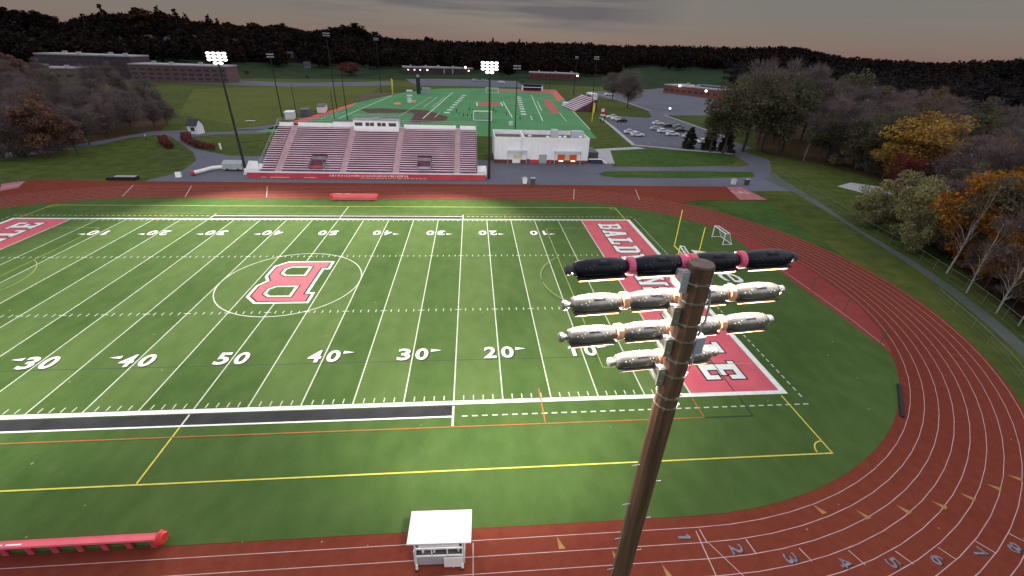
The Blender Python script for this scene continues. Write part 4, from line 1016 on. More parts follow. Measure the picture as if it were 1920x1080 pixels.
def leaf_cloud(n, size, fn, rng, mats_n=3, flat=0.0):
    """n small quads at fn(rng,n) -> points; returns verts, faces, material index arrays"""
    P = fn(rng, n); n = len(P)
    a = rng.normal(size=(n, 3)); a /= np.linalg.norm(a, axis=1)[:, None]
    b = rng.normal(size=(n, 3)); b -= (a * b).sum(1)[:, None] * a; b /= np.linalg.norm(b, axis=1)[:, None]
    s = size * rng.uniform(0.6, 1.35, n)[:, None]
    V = np.stack([P + (-a - b * 0.6) * s, P + (a - b * 0.6) * s, P + (a * 0.8 + b * 0.6) * s, P + (-a * 0.8 + b * 0.6) * s], 1).reshape(-1, 3)
    return V, n
def quads_mesh(name, V, mi, mats):
    n = len(V) // 4
    me = bpy.data.meshes.new(name)
    me.vertices.add(len(V)); me.vertices.foreach_set('co', V.astype(np.float32).ravel())
    me.loops.add(n * 4); me.loops.foreach_set('vertex_index', np.arange(n * 4, dtype=np.int32))
    me.polygons.add(n); me.polygons.foreach_set('loop_start', np.arange(0, n * 4, 4, dtype=np.int32)); me.polygons.foreach_set('loop_total', np.full(n, 4, np.int32))
    for m in mats: me.materials.append(m)
    me.polygons.foreach_set('material_index', mi.astype(np.int32))
    me.update(calc_edges=True); me.validate()
    return me

def hedge(label, pts, w, h):
    rng = np.random.default_rng(5)
    pts = [Vector((*p, 0)) for p in pts]
    def fn(r, n):
        out = []
        for i in range(n):
            k = r.integers(0, len(pts) - 1); q = r.random(); p = pts[k].lerp(pts[k + 1], q)
            t = r.random() * 2 * PI; rr = w / 2 * math.sqrt(r.random())
            out.append((p.x + rr * math.cos(t), p.y + rr * math.sin(t), h * (0.05 + 0.95 * r.random() ** 0.7)))
        return np.array(out)
    V, n = leaf_cloud(1600, 0.22, fn, rng)
    me = quads_mesh('hedge_leaves', V, rng.integers(0, 3, n), [M['hedge'], LEAF['red'][1], LEAF['red'][2]])
    o = bpy.data.objects.new('red_hedge', me); link(o); tag(o, label, 'hedge', 'red hedges beside the drive')
hedge('long curved dark red hedge below the small white shed', [(-68.5, 103.5), (-64.5, 95.5), (-60.0, 90.0), (-55.5, 86.5), (-50.5, 83.5)], 2.6, 1.5)
hedge('short dark red hedge across the drive from the small white shed', [(-71.6, 96.0), (-67.5, 90.0), (-63.0, 84.5)], 2.4, 1.5)
t = thing('post_sign', 'white sign post at the right end of the long red hedge', 'sign', (-47.9, 82.5, 0), 0.5)
mb = MB(); mb.tube([(0, 0, 0), (0, 0, 2.0)], 0.06, 6); mb.build('post', M['grey'], t)
mb = MB(); mb.box((0, -0.05, 1.25), (0.5, 0.06, 1.7)); mb.build('panel', M['wht'], t)
t = thing('backless_bench', 'pale flat bench on the grass left of the practice field', 'bench', (-61.8, 135.5, 0), 0.05)
mb = MB(); mb.box((0, 0, 0.5), (3.6, 0.6, 0.10)); mb.build('seat', M['wht'], t)
for x in (-1.3, 1.3):
    mb = MB(); mb.box((x, 0, 0.22), (0.12, 0.5, 0.45)); mb.build('leg', M['grey'], t)
structure_flat('worn_path', [(-60, 119), (-47, 121), (-41, 128), (-43, 133), (-47.5, 137.5), (-56, 124), (-62, 121)], -0.03, M['asphalt'])

# ------------------------------------------------------------------ practice field
mb = MB(); mb.flat([(-51.2, 114.3), (-47.4, 140), (-37.7, 211), (-22.3, 271.0), (0, 312), (31.3, 326.8), (70, 330), (92.1, 332.9), (86.5, 262), (73.3, 131.5), (71.5, 114)], -0.03)
pf = mb.sheet('practice_field', M['turf2']); tag(pf, kind='structure')
mb = MB(); mb.flat([(-47.4, 137.4), (-43.1, 133.8), (-36.6, 195.5), (-37.9, 211.1)], -0.018); mb.flat([(87.2, 325.6), (92.2, 330.1), (85.9, 257.3), (79.1, 242.8)], -0.018)
mb.sheet('red_sideline', M['red_bright'], pf)
mb = MB(); mb.flat([(-31.0, 183.3), (-19.4, 187.8), (2.1, 185.5), (13.8, 162.5), (13.6, 150.8), (3.7, 141.8), (-1.5, 142.5), (-2.2, 168.8), (-4.3, 174.1), (-23.5, 168.8)], -0.020)
mb.sheet('infield', M['clay'], pf)
mb = MB(); mb.flat([(28.6, 225.2), (41.4, 228.2), (40.9, 211.8), (28.2, 209.1)], -0.014); mb.flat([(70.6, 250.2), (75.6, 251.5), (70.6, 187.4), (65.3, 184.5)], -0.014)
mb.flat([(40, 318), (92, 327), (86, 300), (45, 306)], -0.016)
mb.sheet('red_emblem', mat('salmon_turf', (0.42, 0.10, 0.09), 0.9, 0.1, 0.3), pf)
mb = MB()
for a, b, w in [((-32.2, 150.1), (-25.3, 252.0), 0.45), ((-8.2, 158.9), (-1.0, 251.8), 0.22), ((-0.5, 196.0), (3.1, 249.5), 0.28), ((3.6, 196.9), (7.7, 250.7), 0.28), ((3.0, 155.6), (11.5, 285.1), 0.55), ((7.9, 159.8), (9.1, 174.6), 0.3), ((66.6, 281.1), (57.0, 155.6), 0.42), ((65.8, 242.7), (61.7, 192.4), 0.4), ((70.3, 187.5), (67.9, 155.6), 0.25), ((53.4, 172.6), (52.4, 158.2), 0.4), ((83.0, 243.7), (73.9, 134.2), 0.35), ((-36, 152), (-34.4, 175), 0.2), ((-39, 148), (-37.2, 170), 0.2)]:
    mb.ribbon([a, b], w, -0.012)
for k in range(9):
    q = k / 8
    x, y = 19.7 + q * (12.6 - 19.7), 264.4 + q * (177.2 - 264.4); mb.rect(x - 1.3, x + 1.3, y - 2.1, y + 2.1, -0.010)
    x, y = 56.2 + q * (50.5 - 56.2), 263.5 + q * (177.9 - 263.5); mb.rect(x - 1.3, x + 1.3, y - 2.1, y + 2.1, -0.010)
mb.rect(27.3, 28.1, 208, 226, -0.010); mb.rect(41.6, 42.4, 210, 229, -0.010)
mb.rect(43.5, 44.0, 165, 235, -0.010); mb.rect(22.5, 42, 163.0, 163.3, -0.010)
mb.sheet('field_lines', mat('faded_white_line', (0.60, 0.68, 0.56), 0.8, 0.1, 1), pf)

# people
def make_person():
    J = {'pelvis': (0, 0, 0.95), 'chest': (0, 0, 1.30), 'neck': (0, 0, 1.50), 'head': (0, 0.01, 1.62), 'top': (0, 0, 1.76)}
    v = [J['pelvis'], J['chest'], J['neck'], J['head'], J['top']]; r = [0.15, 0.16, 0.06, 0.10, 0.07]; e = [(0, 1), (1, 2), (2, 3), (3, 4)]
    for s in (-1, 1):
        b = len(v); v += [(s * 0.20, 0, 1.42), (s * 0.27, 0.03, 1.14), (s * 0.25, 0.16, 0.92), (s * 0.25, 0.20, 0.84)]; r += [0.065, 0.05, 0.038, 0.04]
        e += [(1, b), (b, b + 1), (b + 1, b + 2), (b + 2, b + 3)]
        b = len(v); v += [(s * 0.11, 0, 0.86), (s * 0.13, 0.05 * s, 0.48), (s * 0.14, -0.04 * s, 0.08), (s * 0.15, 0.12 - 0.04 * s, 0.04)]; r += [0.09, 0.065, 0.045, 0.04]
        e += [(0, b), (b, b + 1), (b + 1, b + 2), (b + 2, b + 3)]
    me = bpy.data.meshes.new('person'); me.from_pydata(v, e, []); me.update()
    o = bpy.data.objects.new('person', me); link(o)
    sk = o.modifiers.new('skin', 'SKIN'); o.modifiers.new('sub', 'SUBSURF').levels = 1
    o.modifiers['sub'].render_levels = 1
    if not me.skin_vertices: 
        bm = bmesh.new(); bm.from_mesh(me); bm.verts.layers.skin.verify(); bm.to_mesh(me); bm.free()
    for i, s in enumerate(me.skin_vertices[0].data): s.radius = (r[i], r[i]); s.use_root = (i == 0)
    dg = bpy.context.evaluated_depsgraph_get(); ev = o.evaluated_get(dg)
    m2 = bpy.data.meshes.new_from_object(ev); bpy.data.objects.remove(o)
    for m in (M['cloth_dark'], M['cloth_white'], M['skin']): m2.materials.append(m)
    return m2
PM = make_person()
def person_mesh(shirt, pants):
    m = PM.copy()
    idx = []
    for p in m.polygons:
        c = p.center
        if c.z > 1.50 or (c.z < 0.90 and c.y > 0.12 and abs(c.x) > 0.2 and c.z > 0.75): idx.append(2)
        elif c.z > 0.93: idx.append(shirt)
        else: idx.append(pants)
    m.polygons.foreach_set('material_index', idx); m.polygons.foreach_set('use_smooth', [True] * len(m.polygons))
    return m
PD, PWt = person_mesh(0, 0), person_mesh(1, 0)
plab = {1: 'person in a white top standing left of the near practice goal'}
for i, (x, y) in enumerate([(17.2, 178.0), (18.6, 174.3), (23.5, 183.2), (25.4, 179.5), (20.9, 163.6), (22.8, 162.2), (24.6, 160.7), (35.6, 183.3), (36.6, 178.0), (46.5, 155.7), (27.5, 176.0), (41.5, 172.0)]):
    o = bpy.data.objects.new('person', PWt if i == 1 else PD); link(o); o.location = (x, y, -0.03); o.rotation_euler = (0, 0, i * 1.3); o.scale = (1.12,) * 3
    tag(o, plab.get(i, 'person in dark clothes standing on the green practice field'), 'person', 'players on the practice field' if i != 1 else None)
o = bpy.data.objects.new('person', PWt); link(o); o.location = (-76.7, 96.5, 0); o.rotation_euler = (0, 0, 2.0); o.scale = (1.1,) * 3
tag(o, 'person in a white top and dark trousers on the grass beside the left drive', 'person')

# dugouts and other furniture of the practice field
def dugout(label, x, y, rz, w, d, h, wallm, roofm):
    t = thing('dugout', label, 'dugout', (x, y, 0), rz, 'dugouts of the practice field')
    mb = MB(); mb.box((0, d / 2, h / 2), (w, 0.2, h)); mb.box((-w / 2, 0, h / 2), (0.2, d, h)); mb.box((w / 2, 0, h / 2), (0.2, d, h)); mb.build('wall', wallm, t)
    mb = MB(); mb.box((0, 0, h + 0.1), (w + 0.6, d + 0.6, 0.2)); mb.build('roof', roofm, t)
    mb = MB(); mb.box((0, d / 2 - 0.5, 0.45), (w - 0.6, 0.5, 0.1)); mb.build('seat', M['grey'], t)
dugout('pale walled dugout at the near left corner of the practice field', -50.8, 147.5, R(-80), 6, 3.0, 2.6, M['wht_cool'], M['wht_cool'])
dugout('dark dugout beyond the pale one on the left of the practice field', -47.6, 157.0, R(-80), 7, 3.0, 2.6, mat('blue_grey_wall', (0.10, 0.11, 0.16), 0.7, 0.1, 1), M['dgrey'])
dugout('long dark roofed dugout with a pale end further along the red strip', -44.9, 172.0, R(-80), 12, 3.2, 2.6, M['wht_cool'], M['dgrey'])
t = thing('far_shelter', 'dark roofed shelter with pale posts at the far end of the practice field', 'shelter', (71.5, 316, 0), R(-6))
mb = MB(); mb.box((0, 0, 4.4), (17, 5, 0.5)); mb.box((0, 2, 2.2), (16, 0.3, 4.2)); mb.build('roof', mat('shelter_dark', (0.05, 0.045, 0.09), 0.7, 0.1, 1), t)
for x in (-7.6, 7.6):
    mb = MB(); mb.box((x, -2.0, 2.0), (1.2, 0.6, 4.0)); mb.build('post', M['wht_cool'], t)
mb = MB(); mb.box((0, -2.2, 2.6), (14.0, 0.3, 0.5)); mb.build('rail', M['wht_cool'], t)
t = thing('batting_cage', 'grey netted batting cage with a dark tower behind home corner of the practice field', 'batting cage', (-6.5, 266, 0), 0.1)
mb = MB(); mb.box((1.5, 0, 1.9), (5.5, 4.0, 3.8)); mb.build('netting', M['tarp'], t)
mb = MB(); mb.box((-3.6, 2, 5.0), (2.6, 1.0, 10.0)); mb.build('tower', mat('tower_dark', (0.045, 0.04, 0.05), 0.8, 0.2, 1), t)
mb = MB(); mb.tube([(-3.6, 2, 10.0), (-3.6, 2, 11.4)], [1.0, 0.8], 8); mb.build('loudspeaker', M['grey'], t)
t = thing('filming_tower', 'white stacked filming tower with an orange base on the practice field', 'tower', (-10.1, 216, -0.03), 0.2)
mb = MB(); mb.box((0, 0, 1.3), (2.2, 2.2, 2.6)); mb.build('body', M['wht'], t)
mb = MB(); mb.box((0.3, 0, 3.6), (3.0, 2.6, 0.7)); mb.build('platform', M['wht'], t)
mb = MB(); mb.box((0.3, 0, 6.1), (3.2, 2.6, 0.6)); mb.build('roof', M['wht'], t)
mb = MB()
for x in (-1, 1.4):
    for y in (-1, 1): mb.tube([(x, y, 2.6), (x, y, 6.2)], 0.09, 6)
mb.build('frame', M['grey'], t)
mb = MB(); mb.box((2.2, 0.3, 0.5), (2.6, 2.2, 1.0)); mb.build('base_cover', M['copper'], t)
t = thing('crash_mat', 'low orange brown mat lying beside the white filming tower', 'mat', (-15.2, 205, -0.03), 0.5)
mb = MB(); mb.box((0, 0, 0.35), (3.6, 2.2, 0.7)); mb.box((0, 0, 0.74), (3.4, 2.0, 0.08)); mb.build('pad', M['copper'], t)
def foul_pole(label, x, y, h, r):
    t = thing('foul_pole', label, 'foul pole', (x, y, -0.05), 0, 'yellow foul poles')
    mb = MB(); mb.tube([(0, 0, 0), (0, 0, h)], r, 8); mb.build('pole', M['goal'], t)
    mb = MB(); mb.box((0.45, 0, h * 0.72), (0.6, 0.05, h * 0.5)); mb.build('screen', M['goal'], t)
foul_pole('yellow foul pole standing right of the practice field by the red sign', 80.2, 157.4, 8.3, 0.2)
foul_pole('pale yellow foul pole at the far left of the practice field', -26.5, 262.3, 9.0, 0.34)
# small bleachers with press box on the right of the practice field
t = thing('small_bleachers', 'small pale bleachers with a white box on top right of the practice field', 'bleachers', (84.5, 206, 0), R(-83))
mb = MB()
for i in range(10): mb.box((0, -6 + i * 1.2, 0.5 + i * 0.62), (24, 0.9, 0.22))
mb.build('bench_rows', M['seat'], t)
mb = MB(); prof = [(-6.6, 0)] + [(6, 0), (6, 5.9)]; mb.extrude_x(prof, -11.8, 11.8); mb.build('under_frame', M['riser'], t)
mb = MB(); mb.box((-1, 7.4, 5.6), (9, 3.2, 5.0)); pbx = mb.build('press_box', M['wht'], t)
mb = MB(); mb.box((-1, 5.75, 6.6), (7.6, 0.1, 1.4)); mb.build('window', M['glass'], pbx)
mb = MB(); mb.box((-14, -2, 0.9), (5, 5, 1.8)); mb.build('ramp', M['wht_cool'], t)
# scoreboard sign on two legs
t = thing('tall_sign', 'tall narrow red and white sign on two dark legs by the car park', 'sign', (84.3, 154.5, 0), R(-30))
for x in (-0.7, 0.7):
    mb = MB(); mb.tube([(x, 0, 0), (x, 0, 3.2)], 0.2, 8); mb.build('leg', M['blk'], t)
mb = MB(); mb.box((0, 0, 4.6), (2.4, 0.4, 3.0)); mb.build('panel', M['redwall'], t)
mb = MB(); mb.box((-0.2, -0.24, 5.4), (1.4, 0.06, 1.2)); mb.box((0, -0.24, 3.3), (2.2, 0.06, 0.7)); mb.build('panel_print', M['wht'], t)

# ------------------------------------------------------------------ car park
def kerb(name, pts, w, h, m):
    mb = MB(); mb.ribbon(pts, w, h); n = len(mb.v)
    mb.v += [(x, y, -0.06) for x, y, z in mb.v]
    for i in range(len(pts) - 1):
        for a, b in ((2 * i, 2 * i + 2), (2 * i + 1, 2 * i + 3)): mb.f.append([a, b, b + n, a + n]); mb.m.append(0)
    o = mb.build(name, m); tag(o, kind='structure')
kerb('kerb', [(88.0, 172.0), (86.0, 145), (81.8, 102.0), (98, 94.5), (111.9, 89.9)], 1.5, 0.12, M['concrete'])
kerb('kerb_island', [(119.2, 318.4), (124.7, 263.5), (126.2, 204.4)], 0.8, 0.10, M['concrete'])
kerb('kerb_bank', [(126.8, 186.8), (127.2, 160), (126.8, 120)], 0.8, 0.10, M['concrete'])
mb = MB()
for k in range(6): mb.rect(89 + k * 5, 89.12 + k * 5, 104, 109, -0.034)
mb.sheet('bay_lines', M['lane_white'], bpy.data.objects['parking_lot'])

def make_car():
    L, Wd = 4.7, 1.82
    body = MB()
    lower = [(-2.35, 0.32), (2.3, 0.32), (2.36, 0.62), (2.2, 0.82), (1.15, 0.93), (-1.75, 0.98), (-2.3, 0.92), (-2.38, 0.6)]
    body.extrude_y(lower, -Wd / 2, Wd / 2)
    # roof shell with tumblehome
    cab = [(-1.85, 0.97), (0.95, 0.93), (0.20, 1.42), (-1.25, 1.46)]
    n = len(cab)
    ys = [0.86, 0.86, 0.68, 0.68]
    vs = [(x, -y, z) for (x, z), y in zip(cab, ys)] + [(x, y, z) for (x, z), y in zip(cab, ys)]
    body.add(vs, [(0, 1, 2, 3)[::-1], (4, 5, 6, 7), (1, 5, 6, 2), (2, 6, 7, 3), (3, 7, 4, 0)])
    bm_ = body.mesh('body', M['car_white'])
    g = MB()
    for s in (-1, 1):
        g.add([(-1.60, s * 0.865, 1.02), (0.72, s * 0.865, 1.00), (0.16, s * 0.715, 1.36), (-1.20, s * 0.705, 1.40)], [(0, 1, 2, 3)])
    g.add([(0.93, -0.78, 0.98), (0.93, 0.78, 0.98), (0.27, 0.62, 1.40), (0.27, -0.62, 1.40)], [(0, 1, 2, 3)])
    g.add([(-1.86, -0.76, 1.02), (-1.86, 0.76, 1.02), (-1.33, 0.62, 1.42), (-1.33, -0.62, 1.42)], [(0, 1, 2, 3)])
    gm = g.mesh('window', M['glass'])
    wms = []
    for x in (-1.42, 1.42):
        for y in (-0.83, 0.83):
            w = MB(); w.tube([(x, y - 0.1, 0.33), (x, y + 0.1, 0.33)], 0.33, 14); w.tube([(x, y - 0.115, 0.33), (x, y + 0.115, 0.33)], 0.19, 10, mi=1)
            wms.append(w.mesh('wheel', [M['blk'], M['steel']]))
    hm = MB(); hm.box((2.3, -0.62, 0.70), (0.14, 0.34, 0.16)); hm.box((2.3, 0.62, 0.70), (0.14, 0.34, 0.16))
    return bm_, gm, wms, hm.mesh('headlight', M['wht'])
CB, CG, CW, CHL = make_car()
CBODY = {k: CB.copy() for k in ('car_white', 'car_silver', 'car_black', 'car_grey')}
for k, me in CBODY.items(): me.materials[0] = M[k]
LIT = CHL.copy(); LIT.materials[0] = M['headlight']
def car(label, x, y, rz, col, sc=1.08, lit=False, group='cars parked beside the practice field'):
    t = thing('parked_car', label, 'car', (x, y, -0.03), rz, group); t.scale = (sc, sc, sc * 1.05)
    for nm, me in (('body', CBODY[col]), ('window', CG), ('headlight', LIT if lit else CHL)): link(bpy.data.objects.new(nm, me), t)
    for me in CW: link(bpy.data.objects.new('wheel', me), t)
car('white car, farthest of the three along the left kerb of the car park', 93.4, 171.0, R(180), 'car_white')
car('white car, middle of the three along the left kerb of the car park', 93.8, 164.6, R(180), 'car_white')
car('black car, nearest of the three along the left kerb of the car park', 94.4, 158.2, R(180), 'car_black')
car('white car just behind the nearer white car of the left pair in the car park', 88.6, 126.6, R(2), 'car_white')
car('bright white car alone in front, nearest the lower left kerb of the car park', 89.4, 120.6, R(2), 'car_white')
car('white car at the back left of the car cluster in the car park', 110.0, 152.5, R(4), 'car_white')
car('black car right behind the back white car of the car cluster', 112.4, 145.4, R(6), 'car_black')
car('grey car at the back right of the car cluster in the car park', 115.5, 142.6, R(6), 'car_grey')
car('black car in the middle of the right row of the car cluster', 112.6, 133.2, R(4), 'car_black')
car('silver car at the left end of the front row of the car cluster', 103.2, 136.8, R(2), 'car_silver')
car('white car second in the front row of the car cluster', 103.9, 130.4, R(2), 'car_white')
car('white car with dark sides third in the front row of the car cluster', 105.0, 123.6, R(2), 'car_white')
car('silver car with glowing headlights at the front right of the car cluster', 109.6, 119.0, R(2), 'car_silver', lit=True)
car('white car half hidden between the dark conical evergreens', 110.6, 108.6, R(20), 'car_white')
car('white car by the two leafless trees at the upper car park', 126.4, 293.5, R(10), 'car_white', 1.5)
car('silver car left of a pair in the far car park before the low building', 28.6, 404.0, R(5), 'car_silver', 1.4, group='cars in the far car park')
car('silver car right of a pair in the far car park before the low building', 37.0, 406.0, R(5), 'car_silver', 1.4, group='cars in the far car park')
car('white car alone at the right of the far car park', 51.5, 388.0, R(-20), 'car_white', 1.4, group='cars in the far car park')

def street_lamp(label, x, y, h, r=0.4):
    z = h1(x, y)
    t = thing('street_lamp', label, 'street lamp', (x, y, z), 0, 'lit street lamps')
    mb = MB(); mb.tube([(0, 0, 0), (0, 0, h)], 0.09, 6); mb.build('pole', M['dgrey'], t)
    mb = MB(); vs, fs = lathe_x([(-r, r * 0.2), (-r * 0.7, r * 0.7), (0, r), (r * 0.7, r * 0.7), (r, r * 0.2)], 10); mb.add([(a, b, c + h + r * 0.6) for a, b, c in vs], fs); mb.build('lamp_head', M['lamp_warm'], t)
street_lamp('lit street lamp at the mouth of the upper car park', 133.0, 196.0, 2.2, 0.5)
street_lamp('lit lamp before the brick building by the upper car park', 190.0, 318.0, 6, 0.9)
street_lamp('lit lamp beside the right end of the brick building', 196.5, 286, 5, 0.8)
street_lamp('lit lamp at the far left among the leafless trees by the school', -330, 317, 8, 1.7)
street_lamp('small lit lamp under the leafless trees at the far left', -153, 157, 5, 0.45)
street_lamp('lit lamp right of the low building behind the practice field', 18.5, 470, 7, 1.1)

# ------------------------------------------------------------------ fences by the path
def fence(label, pts, h, step):
    t = thing('chain_link_fence', label, 'fence', (0, 0, 0), 0, 'chain link fences by the path')
    P = [Vector((*p, 0)) for p in pts]
    mb = MB(); mb.tube([(p.x, p.y, h) for p in P], 0.022, 5)
    for z in (0.1, h * 0.5): mb.tube([(p.x, p.y, z) for p in P], 0.008, 4)
    mb.build('rails', M['fence'], t)
    for a, b in zip(P[:-1], P[1:]):
        n = max(1, int((b - a).length / step))
        for k in range(n):
            p = a.lerp(b, k / n); mb = MB(); mb.tube([(p.x, p.y, -0.05), (p.x, p.y, h + 0.05)], 0.025, 5); mb.build('post', M['fence'], t)
fence('chain link fence along the woodland side of the path', [(111.3, 64), (105.4, 38.6), (100.8, 19.8), (98.6, 5.1), (96.0, -4.8), (93.2, -12.6), (89.6, -20.5), (80.7, -37)], 1.8, 3.2)
fence('low chain link fence along the track side of the path', [(90.0, -6.5), (87.0, -14.3), (84.0, -20.8), (75.6, -34.7)], 1.2, 3.2)

# ------------------------------------------------------------------ far buildings
def block(name, label, cat, x, y, rz, w, d, h, wallm, bands, group=None, sub=None, ztop=0.4):
    z = h1(x, y)
    t = thing(name, label, cat, (x, y, z), rz, group)
    mb = MB(); mb.box((0, 0, h / 2 - 1), (w, d, h + 2)); mb.build('wall', wallm, t)
    mb = MB(); mb.box((0, 0, h + 0.02 + ztop / 2), (w + 0.6, d + 0.6, ztop)); rf_ = mb.build('roof', M['roof_lt'], t)
    for k in range(max(2, int(w / 14))):
        mb = MB(); mb.box((-w / 2 + (k + 0.6) * w / max(2, int(w / 14)), 0.2 * d * (-1) ** k, h + ztop + 0.7), (2.2, 2.2, 1.3)); mb.build('roof_unit', M['grey'], rf_)
    for zb, n, hh in bands:
        for k in range(n):
            xx = -w / 2 + (k + 0.5) * w / n
            mb = MB(); mb.box((xx, -d / 2 - 0.04, zb), (w / n * 0.62, 0.12, hh)); mb.build('window', M['glass'], t)
    return t
block('school_building', 'tall dark brick school block with a pale roof edge at the far left', 'school', -245, 325, R(2), 60, 22, 14.4, M['brick_far'], [(3, 16, 1.7), (6.6, 16, 1.7), (10.2, 16, 1.7), (13.6, 16, 1.7)], 'school blocks', ztop=0.9)
block('school_building', 'lower long brick school wing with three window bands right of the tall block', 'school', -180, 316, R(3), 62, 20, 10.2, mat('school_brick_light', (0.15, 0.085, 0.085), 0.9, 0.2, 0.5), [(2.2, 12, 1.3), (5.0, 12, 1.3), (7.8, 12, 1.3)], 'school blocks', ztop=0.8)
block('school_building', 'flat roofed school hall among the leafless trees at the far left', 'school', -255, 300, R(12), 30, 18, 7.0, mat('school_tan', (0.15, 0.105, 0.08), 0.9, 0.15, 0.5), [(3, 4, 1.5)], 'school blocks', ztop=0.8)
block('school_building', 'long low pale roofed school wing at the left edge', 'school', -350, 335, R(8), 46, 18, 6.0, M['brick_far'], [(3, 6, 1.4)], 'school blocks', ztop=0.7)
t = block('low_building', 'long low building with glowing lamps under its roof behind the practice field', 'building', -12, 486, R(14), 74, 20, 4.6, mat('low_dark_wall', (0.06, 0.04, 0.045), 0.9, 0.2, 0.5), [], 'low buildings behind the practice field', ztop=1.2)
for x, g_ in ((-33, 0), (-26.5, 0), (-20.5, 0), (-13, 1), (5, 2), (14, 2), (32, 1)):
    mb = MB()
    if g_ == 2: mb.box((x, -11.6, 2.0), (1.2, 0.8, 4.2)); mb.build('pillar', M['grey'], t)
    else: mb.box((x, -11.2, 3.0), (1.0 if g_ == 0 else 1.4, 0.5, 0.6 if g_ == 0 else 0.8)); mb.build('wall_lamp', M['lamp_warm'], t)
t = block('low_building', 'low brick building with a pale roof edge right of the dark round tree', 'building', 112, 462, R(-6), 52, 18, 4.8, M['brick'], [(2.4, 7, 1.6)], 'low buildings behind the practice field', ztop=0.9)
mb = MB(); mb.box((24.5, -9.6, 3.8), (1.8, 0.5, 1.1)); mb.build('wall_lamp', M['lamp_warm'], t)
t = block('brick_building', 'low red brick building with dark roof by the upper car park', 'building', 207, 318, R(-62), 52, 24, 5.6, mat('red_brick', (0.22, 0.075, 0.05), 0.9, 0.25, 1), [(2.6, 9, 1.7)], None, ztop=0.8)
mb = MB(); mb.box((8, 3, 6.9), (22, 12, 1.6)); mb.build('roof_deck', mat('slate_blue_roof', (0.08, 0.10, 0.13), 0.8, 0.1, 1), t)
block('long_building', 'long pale low building far off in the right hand woods', 'building', 432, 371, R(-48), 60, 14, 5, mat('pale_far_wall', (0.16, 0.17, 0.18), 0.8, 0.1, 0.5), [(2.5, 12, 2.0)], None, ztop=0.8)

HOUSES = [(-384, 450, 'white', 'white house low on the left hill, nearest the left edge'), (-330, 489, 'white', 'pale house on the hill above the tall school block'), (-315, 510, 'blue', 'blue grey house uphill of the pale house above the school'), (-293, 506, 'white', 'white gabled house on the hill between two tall dark trees'), (-294, 556, 'white', 'small pale house high on the hill under the spruces'), (-253, 570, 'white', 'pale house right of the lit pole lamps on the hill'), (-207, 568, 'blue', 'blue grey house beside the leftmost practice field mast'), (-177, 520, 'white', 'white house at the foot of the hill beside the open green'), (-172, 606, 'white', 'small pale house high in the woods above the red tree'), (382, 376, 'white', 'white house among the trees far to the right'), (410, 270, 'blue', 'blue grey roofed house in the clearing at far right'), (430, 278, 'white', 'white house beside the blue roofed house at far right'), (-144, 470, 'white', 'white cottage on the green left of the red tree')]
def gable_house(label, x, y, rz, m):
    z = h1(x, y)
    t = thing('house', label, 'house', (x, y, z), rz, 'houses on the far slopes'); t.scale = (0.72,) * 3
    mb = MB(); mb.box((0, 0, 2.0), (9, 8, 6.0)); mb.extrude_x([(-4, 5.0), (4, 5.0), (0, 8.2)], -4.5, 4.5); mb.build('wall', m, t)
    mb = MB()
    for s in (-1, 1): mb.add([(-4.9, s * 4.6, 4.6), (4.9, s * 4.6, 4.6), (4.9, 0, 8.35), (-4.9, 0, 8.35), (-4.9, s * 4.6, 4.4), (4.9, s * 4.6, 4.4), (4.9, 0, 8.1), (-4.9, 0, 8.1)], [(0, 1, 2, 3), (7, 6, 5, 4), (0, 1, 5, 4), (1, 2, 6, 5), (3, 0, 4, 7)])
    mb.build('roof', M['house_roof'], t)
    for xx in (-2.5, 2.5):
        mb = MB(); mb.box((xx, -4.03, 2.6), (1.2, 0.08, 1.6)); mb.build('window', M['glass'], t)
HB = mat('house_blue', (0.06, 0.07, 0.10), 0.8, 0.1, 1)
for x, y, c, lab in HOUSES: gable_house(lab, x, y, random.uniform(-0.9, 0.9), M['housew'] if c == 'white' else HB)

# ------------------------------------------------------------------ trees
def blob_points(rng, centres, radii, per):
    P, ci = [], []
    for i, (c, r) in enumerate(zip(centres, radii)):
        n = per
        d = rng.normal(size=(n, 3)); d /= np.linalg.norm(d, axis=1)[:, None]
        rad = r * rng.uniform(0.35, 1.08, n) ** 0.6
        q = d * rad[:, None]; q[:, 2] *= 0.75
        P.append(q + c); ci.append(np.full(n, i))
    return np.concatenate(P), np.concatenate(ci)
def leaf_quads(rng, P, size, aspect=0.7):
    n = len(P)
    a = rng.normal(size=(n, 3)); a /= np.linalg.norm(a, axis=1)[:, None]
    b = rng.normal(size=(n, 3)); b -= (a * b).sum(1)[:, None] * a; b /= np.linalg.norm(b, axis=1)[:, None]
    s = (size * rng.uniform(0.55, 1.4, n))[:, None]
    a = a * s; b = b * s * aspect
    return np.stack([P - a - b * 0.5, P + a * 0.3 - b, P + a + b * 0.4, P - a * 0.4 + b], 1).reshape(-1, 3)
def twig_quads(rng, P, C, length, width):
    n = len(P)
    d = P - C + rng.normal(size=(n, 3)) * 0.9; d[:, 2] += 1.0; d /= np.linalg.norm(d, axis=1)[:, None]
    s = np.cross(d, rng.normal(size=(n, 3))); s /= np.linalg.norm(s, axis=1)[:, None]
    L = (length * rng.uniform(0.5, 1.5, n))[:, None]; w = width
    return np.stack([P - s * w, P + s * w, P + d * L + s * w * 0.4, P + d * L - s * w * 0.4], 1).reshape(-1, 3)

